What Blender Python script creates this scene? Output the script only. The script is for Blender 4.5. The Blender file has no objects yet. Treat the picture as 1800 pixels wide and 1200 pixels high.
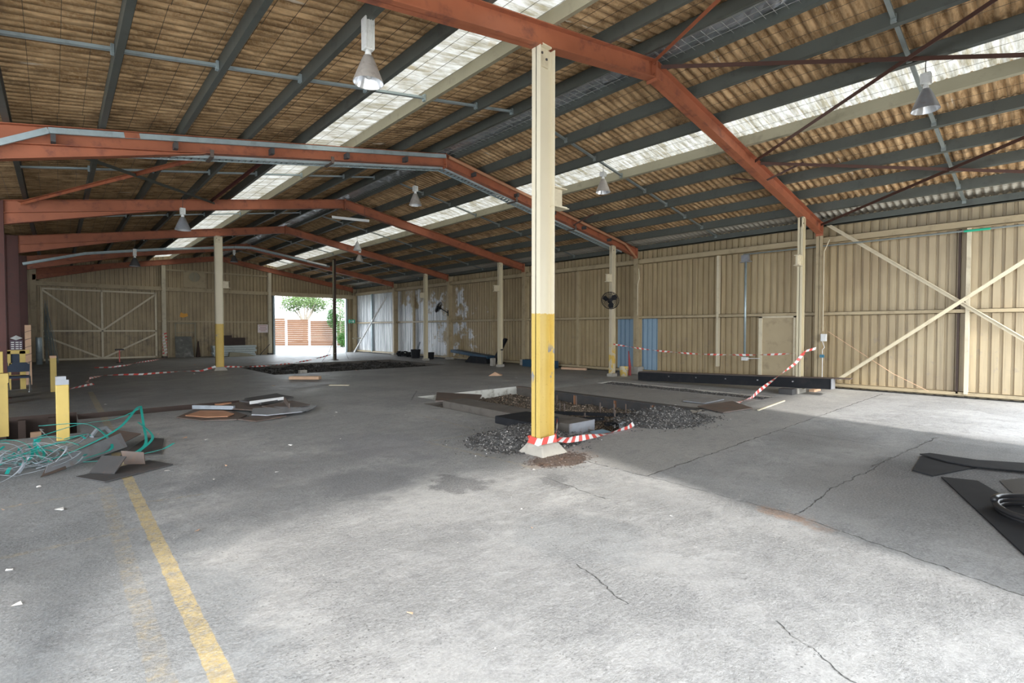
import bpy, bmesh, math, random
from mathutils import Vector, Matrix, noise
random.seed(7)
R = random.Random(11)
SC = bpy.context.scene
COL = SC.collection
pi = math.pi

# ------------------------------------------------------------------ camera
YAW, PITCH, ROLL, FPX, CAMH = 0.7357, -0.0244, 0.0007, 882.846, 1.6
Fw = Vector((math.sin(YAW)*math.cos(PITCH), math.cos(YAW)*math.cos(PITCH), math.sin(PITCH)))
R0 = Vector((math.cos(YAW), -math.sin(YAW), 0)); U0 = R0.cross(Fw)
Rr = R0*math.cos(ROLL)+U0*math.sin(ROLL); Uu = -R0*math.sin(ROLL)+U0*math.cos(ROLL)
cam = bpy.data.cameras.new('camera'); cam.sensor_width = 36; cam.lens = 36*FPX/1800
cam.clip_start = .05; cam.clip_end = 400
co = bpy.data.objects.new('camera', cam); COL.objects.link(co)
M = Matrix((Rr, Uu, -Fw)).transposed().to_4x4(); M.translation = Vector((0, 0, CAMH)); co.matrix_world = M
SC.camera = co
# ------------------------------------------------------------------ light
SC.view_settings.view_transform = 'Standard'; SC.view_settings.look = 'None'
SC.view_settings.gamma = 1; SC.view_settings.use_curve_mapping = False
SC.view_settings.exposure = 3.15
W = bpy.data.worlds.new('world'); SC.world = W; W.use_nodes = True
bg = W.node_tree.nodes['Background']; bg.inputs[0].default_value = (.86, .93, 1, 1); bg.inputs[1].default_value = 1.0
sd = bpy.data.lights.new('sun', 'SUN'); sd.energy = .62; sd.angle = math.radians(3.5); sd.color = (1, .96, .9)
so = bpy.data.objects.new('sun', sd); COL.objects.link(so)
el, az = math.radians(33), math.radians(11)
so.rotation_euler = Vector((math.sin(az)*math.cos(el), math.cos(az)*math.cos(el), -math.sin(el))).to_track_quat('-Z', 'Y').to_euler()
def portal(x0, x1, y, z0, z1, inward):
    l = bpy.data.lights.new('door_portal', 'AREA'); l.shape = 'RECTANGLE'; l.size = x1-x0; l.size_y = z1-z0
    l.cycles.is_portal = True
    o = bpy.data.objects.new('door_portal', l); COL.objects.link(o)
    o.location = ((x0+x1)/2, y, (z0+z1)/2)
    o.rotation_euler = Vector((0, inward, 0)).to_track_quat('-Z', 'Z').to_euler()
portal(-.5, 4.05, -1.5, 0, 3.9, 1); portal(-8.4, -.6, -1.5, 0, 3.9, 1); portal(9.3, 15.2, -1.5, 0, 3.9, 1); portal(10.15, 14.9, 33.9, 0, 3.7, -1)
def side_portal():  # portal for the side opening added to light the middle floor
    l = bpy.data.lights.new('side_portal', 'AREA'); l.shape = 'RECTANGLE'; l.size = 11.2; l.size_y = 5.8; l.cycles.is_portal = True
    o = bpy.data.objects.new('side_portal', l); COL.objects.link(o); o.location = (-8.55, 4.2, 3.0)
    o.rotation_euler = Vector((1, 0, 0)).to_track_quat('-Z', 'Y').to_euler()
side_portal()
SC.cycles.max_bounces = 10; SC.cycles.diffuse_bounces = 7; SC.cycles.transmission_bounces = 6
SC.cycles.sample_clamp_indirect = 8; SC.cycles.use_denoising = True

# ------------------------------------------------------------------ materials
MT = {}
class NT:
    def __init__(s, name):
        s.m = bpy.data.materials.new(name); s.m.use_nodes = True; s.t = s.m.node_tree
        s.n = s.t.nodes; s.b = s.n['Principled BSDF']; s.out = s.n['Material Output']
        s.geo = s.n.new('ShaderNodeNewGeometry')
    def lk(s, a, b): s.t.links.new(a, b)
    def put(s, v, sock):
        if isinstance(v, bpy.types.NodeSocket): s.lk(v, sock)
        elif v is not None:
            if isinstance(v, (tuple, list)) and len(v) == 3 and sock.type == 'RGBA': v = (*v, 1)
            sock.default_value = v
    @property
    def P(s): return s.geo.outputs['Position']
    def xyz(s):
        n = s.n.new('ShaderNodeSeparateXYZ'); s.lk(s.P, n.inputs[0]); return n.outputs
    def vm(s, op, a, b=None):
        n = s.n.new('ShaderNodeVectorMath'); n.operation = op; s.put(a, n.inputs[0])
        if b is not None: s.put(b, n.inputs[1])
        return n.outputs['Value'] if op in ('LENGTH', 'DOT_PRODUCT', 'DISTANCE') else n.outputs[0]
    def ma(s, op, a, b=None, c=None, clamp=False):
        n = s.n.new('ShaderNodeMath'); n.operation = op; n.use_clamp = clamp; s.put(a, n.inputs[0])
        if b is not None: s.put(b, n.inputs[1])
        if c is not None: s.put(c, n.inputs[2])
        return n.outputs[0]
    def noise(s, scale, detail=3, rough=.5, vec=None, dist=0):
        n = s.n.new('ShaderNodeTexNoise'); n.inputs['Scale'].default_value = scale
        n.inputs['Detail'].default_value = detail; n.inputs['Roughness'].default_value = rough
        n.inputs['Distortion'].default_value = dist
        s.lk(vec if vec is not None else s.P, n.inputs['Vector']); return n.outputs['Fac']
    def noisec(s, scale, detail=3):
        n = s.n.new('ShaderNodeTexNoise'); n.inputs['Scale'].default_value = scale
        n.inputs['Detail'].default_value = detail; s.lk(s.P, n.inputs['Vector']); return n.outputs['Color']
    def vor(s, scale, feat='F1', vec=None):
        n = s.n.new('ShaderNodeTexVoronoi'); n.feature = feat; n.inputs['Scale'].default_value = scale
        s.lk(vec if vec is not None else s.P, n.inputs['Vector']); return n.outputs[0]
    def ramp(s, v, a, b, lo=0., hi=1., smooth=True):
        n = s.n.new('ShaderNodeMapRange'); n.interpolation_type = 'SMOOTHSTEP' if smooth else 'LINEAR'
        s.put(v, n.inputs[0]); n.inputs[1].default_value = a; n.inputs[2].default_value = b
        n.inputs[3].default_value = lo; n.inputs[4].default_value = hi; return n.outputs[0]
    def mix(s, f, a, b, mode='MIX'):
        n = s.n.new('ShaderNodeMix'); n.data_type = 'RGBA'; n.blend_type = mode
        s.put(f, n.inputs[0]); s.put(a, n.inputs[6]); s.put(b, n.inputs[7]); return n.outputs[2]
    def sc(s, vec, v): return s.vm('MULTIPLY', vec, v)
    def bump(s, h, strength=.3, dist=.01):
        n = s.n.new('ShaderNodeBump'); n.inputs['Strength'].default_value = strength
        n.inputs['Distance'].default_value = dist; s.lk(h, n.inputs['Height']); s.lk(n.outputs[0], s.b.inputs['Normal'])
    def done(s, col, rough=.6, metal=0., spec=None):
        s.put(col, s.b.inputs['Base Color']); s.put(rough, s.b.inputs['Roughness']); s.put(metal, s.b.inputs['Metallic'])
        if spec is not None: s.b.inputs['Specular IOR Level'].default_value = spec
        return s.m
def simple(name, col, rough=.6, metal=0., var=.15, scale=6, dirt=None, dirtamt=.5, dscale=3, spec=None, bump=0):
    s = NT(name); n = s.noise(scale, 4)
    c = s.mix(n, tuple(x*(1-var) for x in col), tuple(min(1, x*(1+var)) for x in col))
    if dirt: c = s.mix(s.ramp(s.noise(dscale, 6, .65), .5, .72, 0, dirtamt), c, dirt)
    if bump: s.bump(s.noise(scale*8, 4), bump, .004)
    MT[name] = s.done(c, rough, metal, spec); return MT[name]
simple('oxide', (.36, .115, .055), .6, 0, .25, 2.5, (.13, .045, .035), .7, 4)
simple('oxide_dark', (.10, .030, .022), .6, 0, .2, 2.5, (.05, .025, .02), .6, 5)
simple('brace_brown', (.085, .04, .03), .6, 0, .2, 4)
simple('purlin_grey', (.095, .103, .09), .55, .1, .2, 2, (.05, .05, .045), .5, 4)
simple('purlin_beige', (.32, .29, .20), .6, 0, .15, 2, (.2, .18, .13), .6, 4)
simple('galv', (.42, .50, .52), .45, .5, .15, 8, (.25, .28, .28), .5, 6)
simple('galv_dull', (.26, .29, .28), .5, .4, .15, 8)
simple('cream', (.66, .58, .42), .5, 0, .06, 2, (.36, .29, .19), .45, 3.5)
simple('cream_wall', (.44, .35, .215), .55, 0, .12, 2, (.22, .165, .10), .5, 3)
simple('yellow', (.60, .43, .11), .5, 0, .1, 3, (.45, .32, .10), .5, 5)
simple('concrete', (.40, .37, .32), .85, 0, .25, 6, (.2, .18, .15), .5, 8, bump=.3)
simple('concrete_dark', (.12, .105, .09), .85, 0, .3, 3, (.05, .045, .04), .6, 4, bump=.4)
simple('pit_white', (.62, .61, .55), .8, 0, .15, 3, (.2, .17, .12), .8, 4, bump=.3)
simple('rust_plate', (.13, .10, .085), .6, .2, .3, 4, (.22, .11, .06), .5, 5)
simple('rust_bright', (.50, .25, .14), .6, .1, .2, 5)
simple('steel_dark', (.06, .058, .058), .7, .0, .25, 5, (.12, .08, .06), .5, 6)
simple('steel_grey', (.30, .31, .33), .45, .4, .2, 8, (.25, .17, .12), .5, 6)
simple('black_paint', (.018, .019, .022), .8, 0, .25, 5, (.035, .03, .028), .5, 5, spec=.2)
simple('mat_dark', (.03, .031, .034), .85, 0, .25, 5, spec=.15)
simple('black_rubber', (.02, .02, .022), .4, 0, .2, 9)
simple('wet_black', (.008, .010, .016), .55, 0, .3, 9, bump=.15)
simple('navy', (.012, .025, .05), .6, 0, .2, 9)
simple('blue_steel', (.03, .075, .125), .5, .1, .3, 5, (.02, .03, .04), .6, 4)
simple('white', (.80, .80, .78), .4, 0, .06, 5)
simple('lamp_grey', (.46, .42, .38), .45, .2, .2, 14, (.25, .2, .17), .5, 12)
simple('lamp_white', (.70, .70, .67), .5, 0, .12, 14, (.3, .28, .24), .5, 12)
simple('reflector', (.9, .92, .95), .18, .6, .04, 20)
simple('chrome', (.6, .62, .65), .25, .9, .05, 20)
simple('teal', (.02, .42, .36), .35, 0, .15, 9)
simple('strap_grey', (.38, .42, .46), .35, .3, .3, 9)
simple('tape_red', (.72, .10, .08), .4, 0, .08, 9)
simple('tape_white', (.85, .83, .80), .4, 0, .05, 9)
simple('timber', (.42, .24, .14), .8, 0, .3, 5, (.25, .13, .08), .5, 7)
simple('timber_pale', (.62, .40, .26), .8, 0, .2, 5)
simple('cardboard', (.66, .42, .27), .8, 0, .1, 5)
simple('bark', (.38, .33, .27), .9, 0, .3, 6)
simple('leaf_light', (.05, .095, .012), .6, 0, .45, 1.5)
simple('leaf_dark', (.022, .085, .008), .6, 0, .5, 2.5)
simple('foil', (.62, .64, .68), .28, .85, .3, 5)
simple('wire', (.10, .09, .07), .6, .4, .1, 5)
simple('wire_light', (.55, .55, .52), .5, .5, .1, 5)
simple('paint_blue', (.20, .29, .36), .45, .2, .1, 3)
simple('stack_white', (.50, .55, .54), .6, 0, .12, 5, (.3, .3, .26), .5, 4)
simple('board_dark', (.14, .14, .125), .8, 0, .5, 4, (.45, .44, .40), .5, 3)
simple('brown_dark', (.05, .03, .022), .7, 0, .3, 5)
simple('sign_green', (.02, .42, .25), .4, 0, .03, 5)
simple('sign_pink', (.80, .70, .68), .5, 0, .05, 5)
simple('sign_ink', (.45, .18, .16), .5, 0, .1, 5)
simple('poster_dark', (.10, .055, .09), .5, 0, .1, 9)
simple('orange_mark', (.75, .36, .05), .6, 0, .1, 9)
simple('red_cloth', (.30, .05, .05), .8, 0, .2, 9)
simple('roof_white', (.75, .74, .73), .6, 0, .06, 2)
simple('tile_blue', (.05, .20, .30), .4, 0, .2, 9)

# two-tone post paint: cream above 1.8 m, yellow below, chipped to grey primer
def post_mat(name, zline, cream, chips=True):
    s = NT(name); X = s.xyz()
    c = s.mix(s.noise(2, 4), tuple(a*.95 for a in cream), tuple(min(1, a*1.05) for a in cream))
    y = s.mix(s.noise(3, 4), (.56, .375, .075), (.66, .48, .14))
    y = s.mix(s.ramp(s.noise(30, 2), .62, .7, 0, .5), y, (.5, .32, .08))
    e = s.ma('ADD', X[2], s.ramp(s.noise(25, 2), 0, 1, -.012, .012))
    c = s.mix(s.ramp(e, zline-.006, zline+.006), y, c)
    if chips:
        z = s.vm('MULTIPLY', s.P, (1, 1, .6))
        m = s.ramp(s.noise(5.5, 3, .6, z), .60, .62)
        band = s.ma('MULTIPLY', s.ramp(X[2], .85, 1.05), s.ramp(X[2], 1.45, 1.3))
        c = s.mix(s.ma('MULTIPLY', m, band), c, (.24, .25, .28))
    MT[name] = s.done(c, .5)
post_mat('post_paint', 1.8, (.68, .61, .46))
post_mat('prop_paint', -1, (.66, .58, .40), False)
def prop_mat():
    s = NT('prop_chipped'); X = s.xyz()
    c = s.mix(s.noise(2, 4), (.55, .47, .32), (.68, .60, .44))
    m = s.ma('MULTIPLY', s.ramp(s.noise(6, 4), .5, .54), s.ramp(X[2], 1.25, .75))
    c = s.mix(m, c, (.66, .46, .12))
    MT['prop_chipped'] = s.done(c, .5)
prop_mat()

def wall_mat(name, right):
    s = NT(name); X = s.xyz()
    st = s.vm('MULTIPLY', s.P, (3.5, 3.5, .35))
    n1 = s.noise(2.2, 5, .6, st); n2 = s.noise(.7, 4)
    c = s.mix(n1, (.31, .235, .125), (.53, .415, .25))
    c = s.mix(s.ramp(s.noise(1.6, 4, .6, s.vm('MULTIPLY', s.P, (9, 9, .25))), .52, .68, 0, .55), c, (.22, .165, .095))
    c = s.mix(s.ramp(n2, .4, .75, 0, .55), c, (.30, .215, .12))
    if right:
        # warmer brown under-rail scuffs and bare grey-blue sheets further down the shed
        scuff = s.ma('MULTIPLY', s.ramp(s.noise(3.5, 6, .7), .56, .68), s.ramp(X[2], 2.2, .8))
        c = s.mix(s.ma('MULTIPLY', scuff, .6), c, (.26, .21, .17))
        silver = s.mix(s.ramp(s.noise(2.2, 4, .6, s.vm('MULTIPLY', s.P, (3, 3.2, .18))), .35, .65), (.46, .48, .50), (.95, .96, .97))
        e = s.ma('ADD', X[1], s.ramp(s.noise(.9, 5, .7), .2, .8, -4.5, 4.5))
        m = s.ramp(e, 21.2, 23.2)
        top = s.ma('ADD', X[2], s.ramp(s.noise(1.2, 4), .3, .7, -.8, .8))
        m = s.ma('MULTIPLY', m, s.ma('MAXIMUM', s.ramp(top, 3.5, 2.9), s.ramp(X[1], 27.3, 27.9)))
        m = s.ma('MULTIPLY', m, s.ramp(X[2], 3.98, 3.9))
        c = s.mix(m, c, silver)
        blue = s.ma('MULTIPLY', s.ramp(X[1], 9.72, 9.74), s.ramp(X[1], 11.42, 11.40))
        blue = s.ma('MULTIPLY', blue, s.ramp(X[2], 2.0, 1.98))
        c = s.mix(blue, c, (.27, .38, .48))
        pale = s.ma('MULTIPLY', s.ramp(X[1], 3.9, 2.5), .12)
        c = s.mix(pale, c, (.72, .66, .54))
    else:
        d = s.ma('MULTIPLY', s.ramp(s.noise(1.6, 6, .7), .48, .66), s.ramp(X[2], 2.0, 1.2, .2, .75))
        c = s.mix(d, c, (.17, .13, .085))
    MT[name] = s.done(c, .5, 0)
wall_mat('clad_right', True); wall_mat('clad_back', False)

def roof_mat():
    s = NT('roof_sheet'); X = s.xyz()
    st = s.vm('MULTIPLY', s.P, (.9, 6, 1)); fine = s.noise(38, 3, .7)
    c = s.mix(s.ramp(s.noise(2.2, 5, .65, st), .28, .72), (.22, .122, .052), (.72, .48, .26))
    c = s.mix(s.ramp(fine, .35, .75, 0, .5), c, (.62, .46, .28))
    # one flank of every corrugation painted darker, as its shading
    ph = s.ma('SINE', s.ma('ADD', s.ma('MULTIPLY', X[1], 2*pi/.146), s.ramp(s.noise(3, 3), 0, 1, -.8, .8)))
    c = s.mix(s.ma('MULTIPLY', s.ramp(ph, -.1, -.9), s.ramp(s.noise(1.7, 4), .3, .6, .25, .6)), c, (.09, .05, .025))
    c = s.mix(s.ramp(s.noise(1.3, 6, .75), .52, .68, 0, .65), c, (.10, .065, .04))
    wh = s.noise(1.6, 4, .6, s.vm('MULTIPLY', s.P, (.5, 9, 1)))
    c = s.mix(s.ramp(wh, .66, .72, 0, .7), c, (.66, .60, .50))
    c = s.mix(s.ramp(X[0], 14.55, 14.62, 0, .85), c, (.50, .48, .42))
    s.bump(fine, .3, .004)
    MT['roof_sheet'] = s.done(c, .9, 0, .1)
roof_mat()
def sky_mat():
    s = NT('skylight_sheet')
    st = s.vm('MULTIPLY', s.P, (.8, 7, 1))
    c = s.mix(s.ramp(s.noise(2.2, 5, .7, st), .3, .7), (.15, .13, .085), (.39, .38, .35))
    c = s.mix(s.ramp(s.noise(2.0, 6, .75), .56, .72, 0, .45), c, (.20, .15, .08))
    tr = s.n.new('ShaderNodeBsdfTranslucent'); s.lk(c, tr.inputs[0])
    mx = s.n.new('ShaderNodeMixShader'); mx.inputs[0].default_value = .40
    s.done(c, .5); s.lk(s.b.outputs[0], mx.inputs[1]); s.lk(tr.outputs[0], mx.inputs[2]); s.lk(mx.outputs[0], s.out.inputs[0])
    MT['skylight_sheet'] = s.m
sky_mat()

# distance to a segment, as a node group
def seg_group():
    g = bpy.data.node_groups.new('seg', 'ShaderNodeTree')
    for nm in 'PAB': g.interface.new_socket(nm, in_out='INPUT', socket_type='NodeSocketVector')
    g.interface.new_socket('D', in_out='OUTPUT', socket_type='NodeSocketFloat')
    i = g.nodes.new('NodeGroupInput'); o = g.nodes.new('NodeGroupOutput'); L = g.links.new
    def v(op, a, b):
        n = g.nodes.new('ShaderNodeVectorMath'); n.operation = op; L(a, n.inputs[0])
        if op == 'SCALE': L(b, n.inputs['Scale'])
        elif b is not None: L(b, n.inputs[1])
        return n.outputs['Value'] if op in ('DOT_PRODUCT', 'LENGTH') else n.outputs[0]
    pa = v('SUBTRACT', i.outputs[0], i.outputs[1]); ba = v('SUBTRACT', i.outputs[2], i.outputs[1])
    d = g.nodes.new('ShaderNodeMath'); d.operation = 'DIVIDE'; d.use_clamp = True
    L(v('DOT_PRODUCT', pa, ba), d.inputs[0]); L(v('DOT_PRODUCT', ba, ba), d.inputs[1])
    L(v('LENGTH', v('SUBTRACT', pa, v('SCALE', ba, d.outputs[0])), None), o.inputs[0]); return g
SEG = seg_group()
def floor_mat():
    s = NT('floor_concrete'); X = s.xyz()
    flat = s.vm('MULTIPLY', s.P, (1, 1, 0))
    nb = s.noise(.55, 6, .62); nm = s.noise(2.2, 6, .65); nf = s.noise(55, 3, .7)
    c = s.mix(s.ramp(nb, .32, .7), (.25, .25, .248), (.47, .465, .445))
    c = s.mix(s.ramp(nm, .3, .75, 0, .6), c, (.45, .445, .43))
    # oil stain and dimmer light painted together further in, lighter worn apron by the door
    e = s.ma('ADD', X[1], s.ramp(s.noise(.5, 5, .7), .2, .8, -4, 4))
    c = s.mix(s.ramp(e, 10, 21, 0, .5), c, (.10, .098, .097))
    near = s.ma('MULTIPLY', s.ramp(s.ma('ADD', e, s.ma('MULTIPLY', X[0], .3)), 7.6, 3.6), s.ramp(X[0], .5, 1.3))
    lft = s.ma('ADD', X[0], s.ramp(s.noise(1.1, 5, .7), .3, .7, -.45, .45))
    c = s.mix(s.ma('MULTIPLY', s.ramp(lft, 1.2, .5), .7), c, (.185, .20, .21))
    c = s.mix(s.ma('MULTIPLY', near, s.ramp(nm, .3, .7, .35, .85)), c, (.265, .265, .262))
    # smooth cast strip and pale strip beside the wall
    def rect(x0, x1, y0, y1, soft=.03):
        a = s.ma('MULTIPLY', s.ramp(X[0], x0-soft, x0+soft), s.ramp(X[0], x1+soft, x1-soft))
        b = s.ma('MULTIPLY', s.ramp(X[1], y0-soft, y0+soft), s.ramp(X[1], y1+soft, y1-soft))
        return s.ma('MULTIPLY', a, b)
    slab = rect(4.77, 15.3, 3.05, 4.62, .012)
    c = s.mix(s.ma('MULTIPLY', slab, .75), c, (.30, .29, .27))
    c = s.mix(s.ma('MULTIPLY', rect(9.6, 11.8, 4.7, 9.3), .8), c, (.27, .25, .225))
    c = s.mix(s.ma('MULTIPLY', rect(12.7, 15.4, 3.4, 10.2, .2), .7), c, (.42, .41, .38))
    c = s.mix(s.ma('MULTIPLY', rect(10.3, 15.8, -1.4, 3.0, .5), .75), c, (.38, .38, .38))  # floor lit through the right doorway painted paler
    c = s.mix(s.ma('MULTIPLY', rect(13.0, 15.4, 10.5, 21, .3), .6), c, (.22, .215, .205))
    c = s.mix(s.ma('MULTIPLY', s.ma('MULTIPLY', rect(5.0, 10.2, -1.4, 1.5, .25), s.ramp(nb, .2, .6)), .75), c, (.155, .155, .155))  # floor shaded by the front wall painted darker
    def blob(x, y, r, col, f, soft=.35, ax=1., ay=1.):
        nonlocal c
        dd = s.vm('LENGTH', s.vm('MULTIPLY', s.vm('SUBTRACT', flat, (x, y, 0)), (1/ax, 1/ay, 1)))
        dd = s.ma('ADD', dd, s.ramp(nm, .3, .7, -.12, .12))
        c = s.mix(s.ramp(dd, r*(1+soft*.5), r*(1-soft*.5), 0, f), c, col)
    blob(2.95, 2.50, .50, (.21, .22, .225), .6, .35)
    blob(3.05, 4.25, .30, (.08, .08, .085), .8); blob(3.2, 8.6, 1.3, (.30, .30, .29), .5, .9, 1, 1.5); blob(2.0, 6.0, .8, (.13, .13, .14), .45, .9, 1.4, .7); blob(4.2, 2.9, .45, (.17, .17, .17), .4, .9, .6, 1.4); blob(2.4, 4.9, .5, (.15, .15, .16), .7, .8)
    blob(3.9, 3.6, .18, (.14, .14, .14), .7); blob(2.3, 3.2, .22, (.2, .2, .2), .35, .8)
    blob(5.9, 17.5, 1.2, (.27, .29, .30), .6, .4, 1, 1); blob(9, 29, 4, (.40, .43, .46), .55, .8, 1.4, .8)  # second blob paints the bluish doorway reflection
    blob(4.55, 4.15, .42, (.30, .19, .13), .55, .6, 1.3, .6)
    blob(4.62, 1.55, .16, (.40, .22, .12), .7, .8, .8, 1.3)
    blob(3.3, 6.3, .6, (.17, .17, .20), .4, .8, 1, 1.8)
    blob(7.1, 1.3, .35, (.05, .05, .05), .75, .9, 1.6, .8); blob(8.3, 2.5, .7, (.17, .165, .16), .5, .8)
    blob(6.3, 1.5, .6, (.17, .16, .155), .5, .9, 1.5, .9); blob(7.2, .1, 1.1, (.05, .055, .065), .75, .9); blob(.9, 15, 2.5, (.07, .07, .07), .5, .8, 1.4, 1)
    # painted lines
    wob = s.vm('MULTIPLY', s.vm('SUBTRACT', s.noisec(7, 4), (.5, .5, .5)), (1, 1, 0))
    pl = s.vm('ADD', flat, s.vm('MULTIPLY', wob, (.03, .03, 0)))
    pc = s.vm('ADD', flat, s.vm('MULTIPLY', wob, (.10, .10, 0)))
    def segs(lst, P):
        out = None
        for (ax, ay, bx, by, w) in lst:
            n = s.n.new('ShaderNodeGroup'); n.node_tree = SEG; s.lk(P, n.inputs[0])
            n.inputs[1].default_value = (ax, ay, 0); n.inputs[2].default_value = (bx, by, 0)
            d = s.ma('SUBTRACT', n.outputs[0], w)
            out = d if out is None else s.ma('MINIMUM', out, d)
        return out
    yl = segs([(.535, -1.4, .535, 8.2, .045), (.60, 9.6, .60, 16.6, .05)], pl)
    worn = s.ramp(s.noise(14, 5, .75), .36, .50, .35, .95)
    worn = s.ma('MULTIPLY', worn, s.ramp(X[1], 10.5, 8.5, .5, 1))
    c = s.mix(s.ma('MULTIPLY', s.ramp(yl, .006, -.002), worn), c, (.50, .375, .15))
    y2 = segs([(-2, 6.43, .45, 6.33, .03), (-2, 4.97, .45, 4.97, .03), (.5, 5.7, 1.0, 5.6, .03), (4.99, 8.43, 4.93, 6.3, .03),
               (3.87, 6.08, 5.09, 6.03, .03), (3.87, 6.08, 4.06, 4.1, .035), (4.0, 4.15, 4.7, 4.25, .03), (.33, -1, .33, 6.5, .05)], pl)
    w2 = s.ramp(s.noise(11, 5, .75), .46, .66, .08, .55)
    c = s.mix(s.ma('MULTIPLY', s.ramp(y2, .006, -.004), w2), c, (.44, .33, .15))
    # joints and cracks
    cr = segs([(4.76, 4.45, 4.73, 3.05, .007), (4.73, 3.05, 15.3, 3.05, .004), (4.7, 1.54, 5.7, 1.56, .002), (5.7, 1.56, 7.2, 1.45, .003),
               (7.0, 1.5, 9.6, 1.28, .010), (4.75, 3.05, 4.70, 1.54, .0), (4.70, 1.54, 4.25, .0, .003), (3.9, 3.8, 3.8, 2.9, .001),
               (2.6, 2.2, 2.45, 1.7, .001), (8.45, 3.05, 8.4, 1.3, .003), (10.6, 3.05, 10.7, 1.2, .002),
               (2.9, 1.05, 2.55, .45, .001), (2.55, .45, 3.1, -.1, .002), (6.0, 14.2, 7.1, 10.4, .01), (5.75, 17.2, 8.6, 15.0, .004),
               (5.9, 9.9, 6.9, 11.3, .012), (9.35, 10.3, 15, 10.5, .004), (12.8, 10.5, 12.9, 17, .004)], pc)
    cm = s.ma('MULTIPLY', s.ramp(cr, .006, -.001), s.ramp(s.noise(6, 3), .36, .5, .25, 1))
    c = s.mix(s.ma('MULTIPLY', cm, s.ramp(s.noise(20, 4, .7), .35, .6, .3, .9)), c, (.05, .046, .042))
    # exposed aggregate and grit
    notslab = s.ma('SUBTRACT', 1, s.ma('MULTIPLY', slab, .85))
    agg = s.vor(34); am = s.ma('MULTIPLY', s.ramp(agg, .24, .14), s.ramp(s.noise(1.3, 4), .38, .60))
    c = s.mix(s.ramp(s.noise(12, 6, .8), .42, .62, 0, .30), c, (.17, .172, .175))
    c = s.mix(s.ramp(s.noise(4.5, 6, .8), .50, .66, 0, .35), c, (.14, .14, .145))
    c = s.mix(s.ramp(s.noise(1.8, 5, .75, s.vm('MULTIPLY', s.P, (1, 2.5, 1)), 1.5), .52, .66, 0, .35), c, (.15, .148, .15))
    c = s.mix(s.ma('MULTIPLY', s.ma('MULTIPLY', am, notslab), .75), c, (.08, .08, .08))
    gm = s.ramp(s.noise(.9, 4, .7), .38, .62, .15, 1)
    c = s.mix(s.ma('MULTIPLY', gm, s.ramp(s.noise(38, 4, .75), .36, .62, .42, 0)), c, (.13, .13, .132))
    c = s.mix(s.ramp(nf, .35, .75, 0, .40), c, (.47, .47, .46))
    c = s.mix(s.ramp(s.noise(90, 2), .66, .74, 0, .5), c, (.08, .08, .08))
    sp = s.vor(5.2); c = s.mix(s.ramp(sp, .035, .02, 0, .85), c, (.72, .70, .66))
    scr = s.noise(3, 5, .8, s.vm('MULTIPLY', s.P, (.8, 7, 1)))
    c = s.mix(s.ramp(scr, .66, .74, 0, .35), c, (.52, .51, .5))
    h = s.ma('ADD', s.ma('MULTIPLY', s.noise(28, 6, .75), s.ma('MULTIPLY', notslab, s.ma('MULTIPLY', gm, 1.1))), s.ma('MULTIPLY', cm, -1.5))
    s.bump(h, .9, .02)
    rg = s.ramp(nm, .3, .75, .42, .7); rg = s.ma('ADD', rg, s.ramp(X[1], 16, 4, 0, .3), clamp=True)
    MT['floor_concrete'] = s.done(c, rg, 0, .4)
floor_mat()
def rubble_mat(name, a, b, hi):
    s = NT(name); v = s.n.new('ShaderNodeTexVoronoi'); v.inputs['Scale'].default_value = 48; s.lk(s.P, v.inputs['Vector'])
    g = s.n.new('ShaderNodeSeparateColor'); s.lk(v.outputs['Color'], g.inputs[0])
    c = s.mix(g.outputs[0], a, b); c = s.mix(s.ramp(g.outputs[1], .86, .9), c, hi)
    s.bump(s.noise(60, 4), .5, .01); MT[name] = s.done(c, .8)
rubble_mat('rubble', (.04, .032, .025), (.20, .16, .12), (.50, .38, .28))
rubble_mat('gravel', (.035, .034, .034), (.13, .125, .12), (.38, .36, .34))
rubble_mat('dark_dirt', (.012, .011, .010), (.055, .048, .042), (.16, .15, .14))
rubble_mat('pale_dirt', (.10, .085, .07), (.20, .17, .14), (.36, .33, .3))
def fence_mat():
    s = NT('fence_timber'); X = s.xyz()
    c = s.mix(s.noise(1.5, 5, .6, s.vm('MULTIPLY', s.P, (1, 1, 9))), (.06, .026, .012), (.15, .072, .034))
    MT['fence_timber'] = s.done(c, .8)
fence_mat()
s_ = NT('outdoor_ground'); MT['outdoor_ground'] = s_.done(s_.mix(s_.noise(.8, 5), (.50, .49, .46), (.66, .65, .62)), .9)

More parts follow.
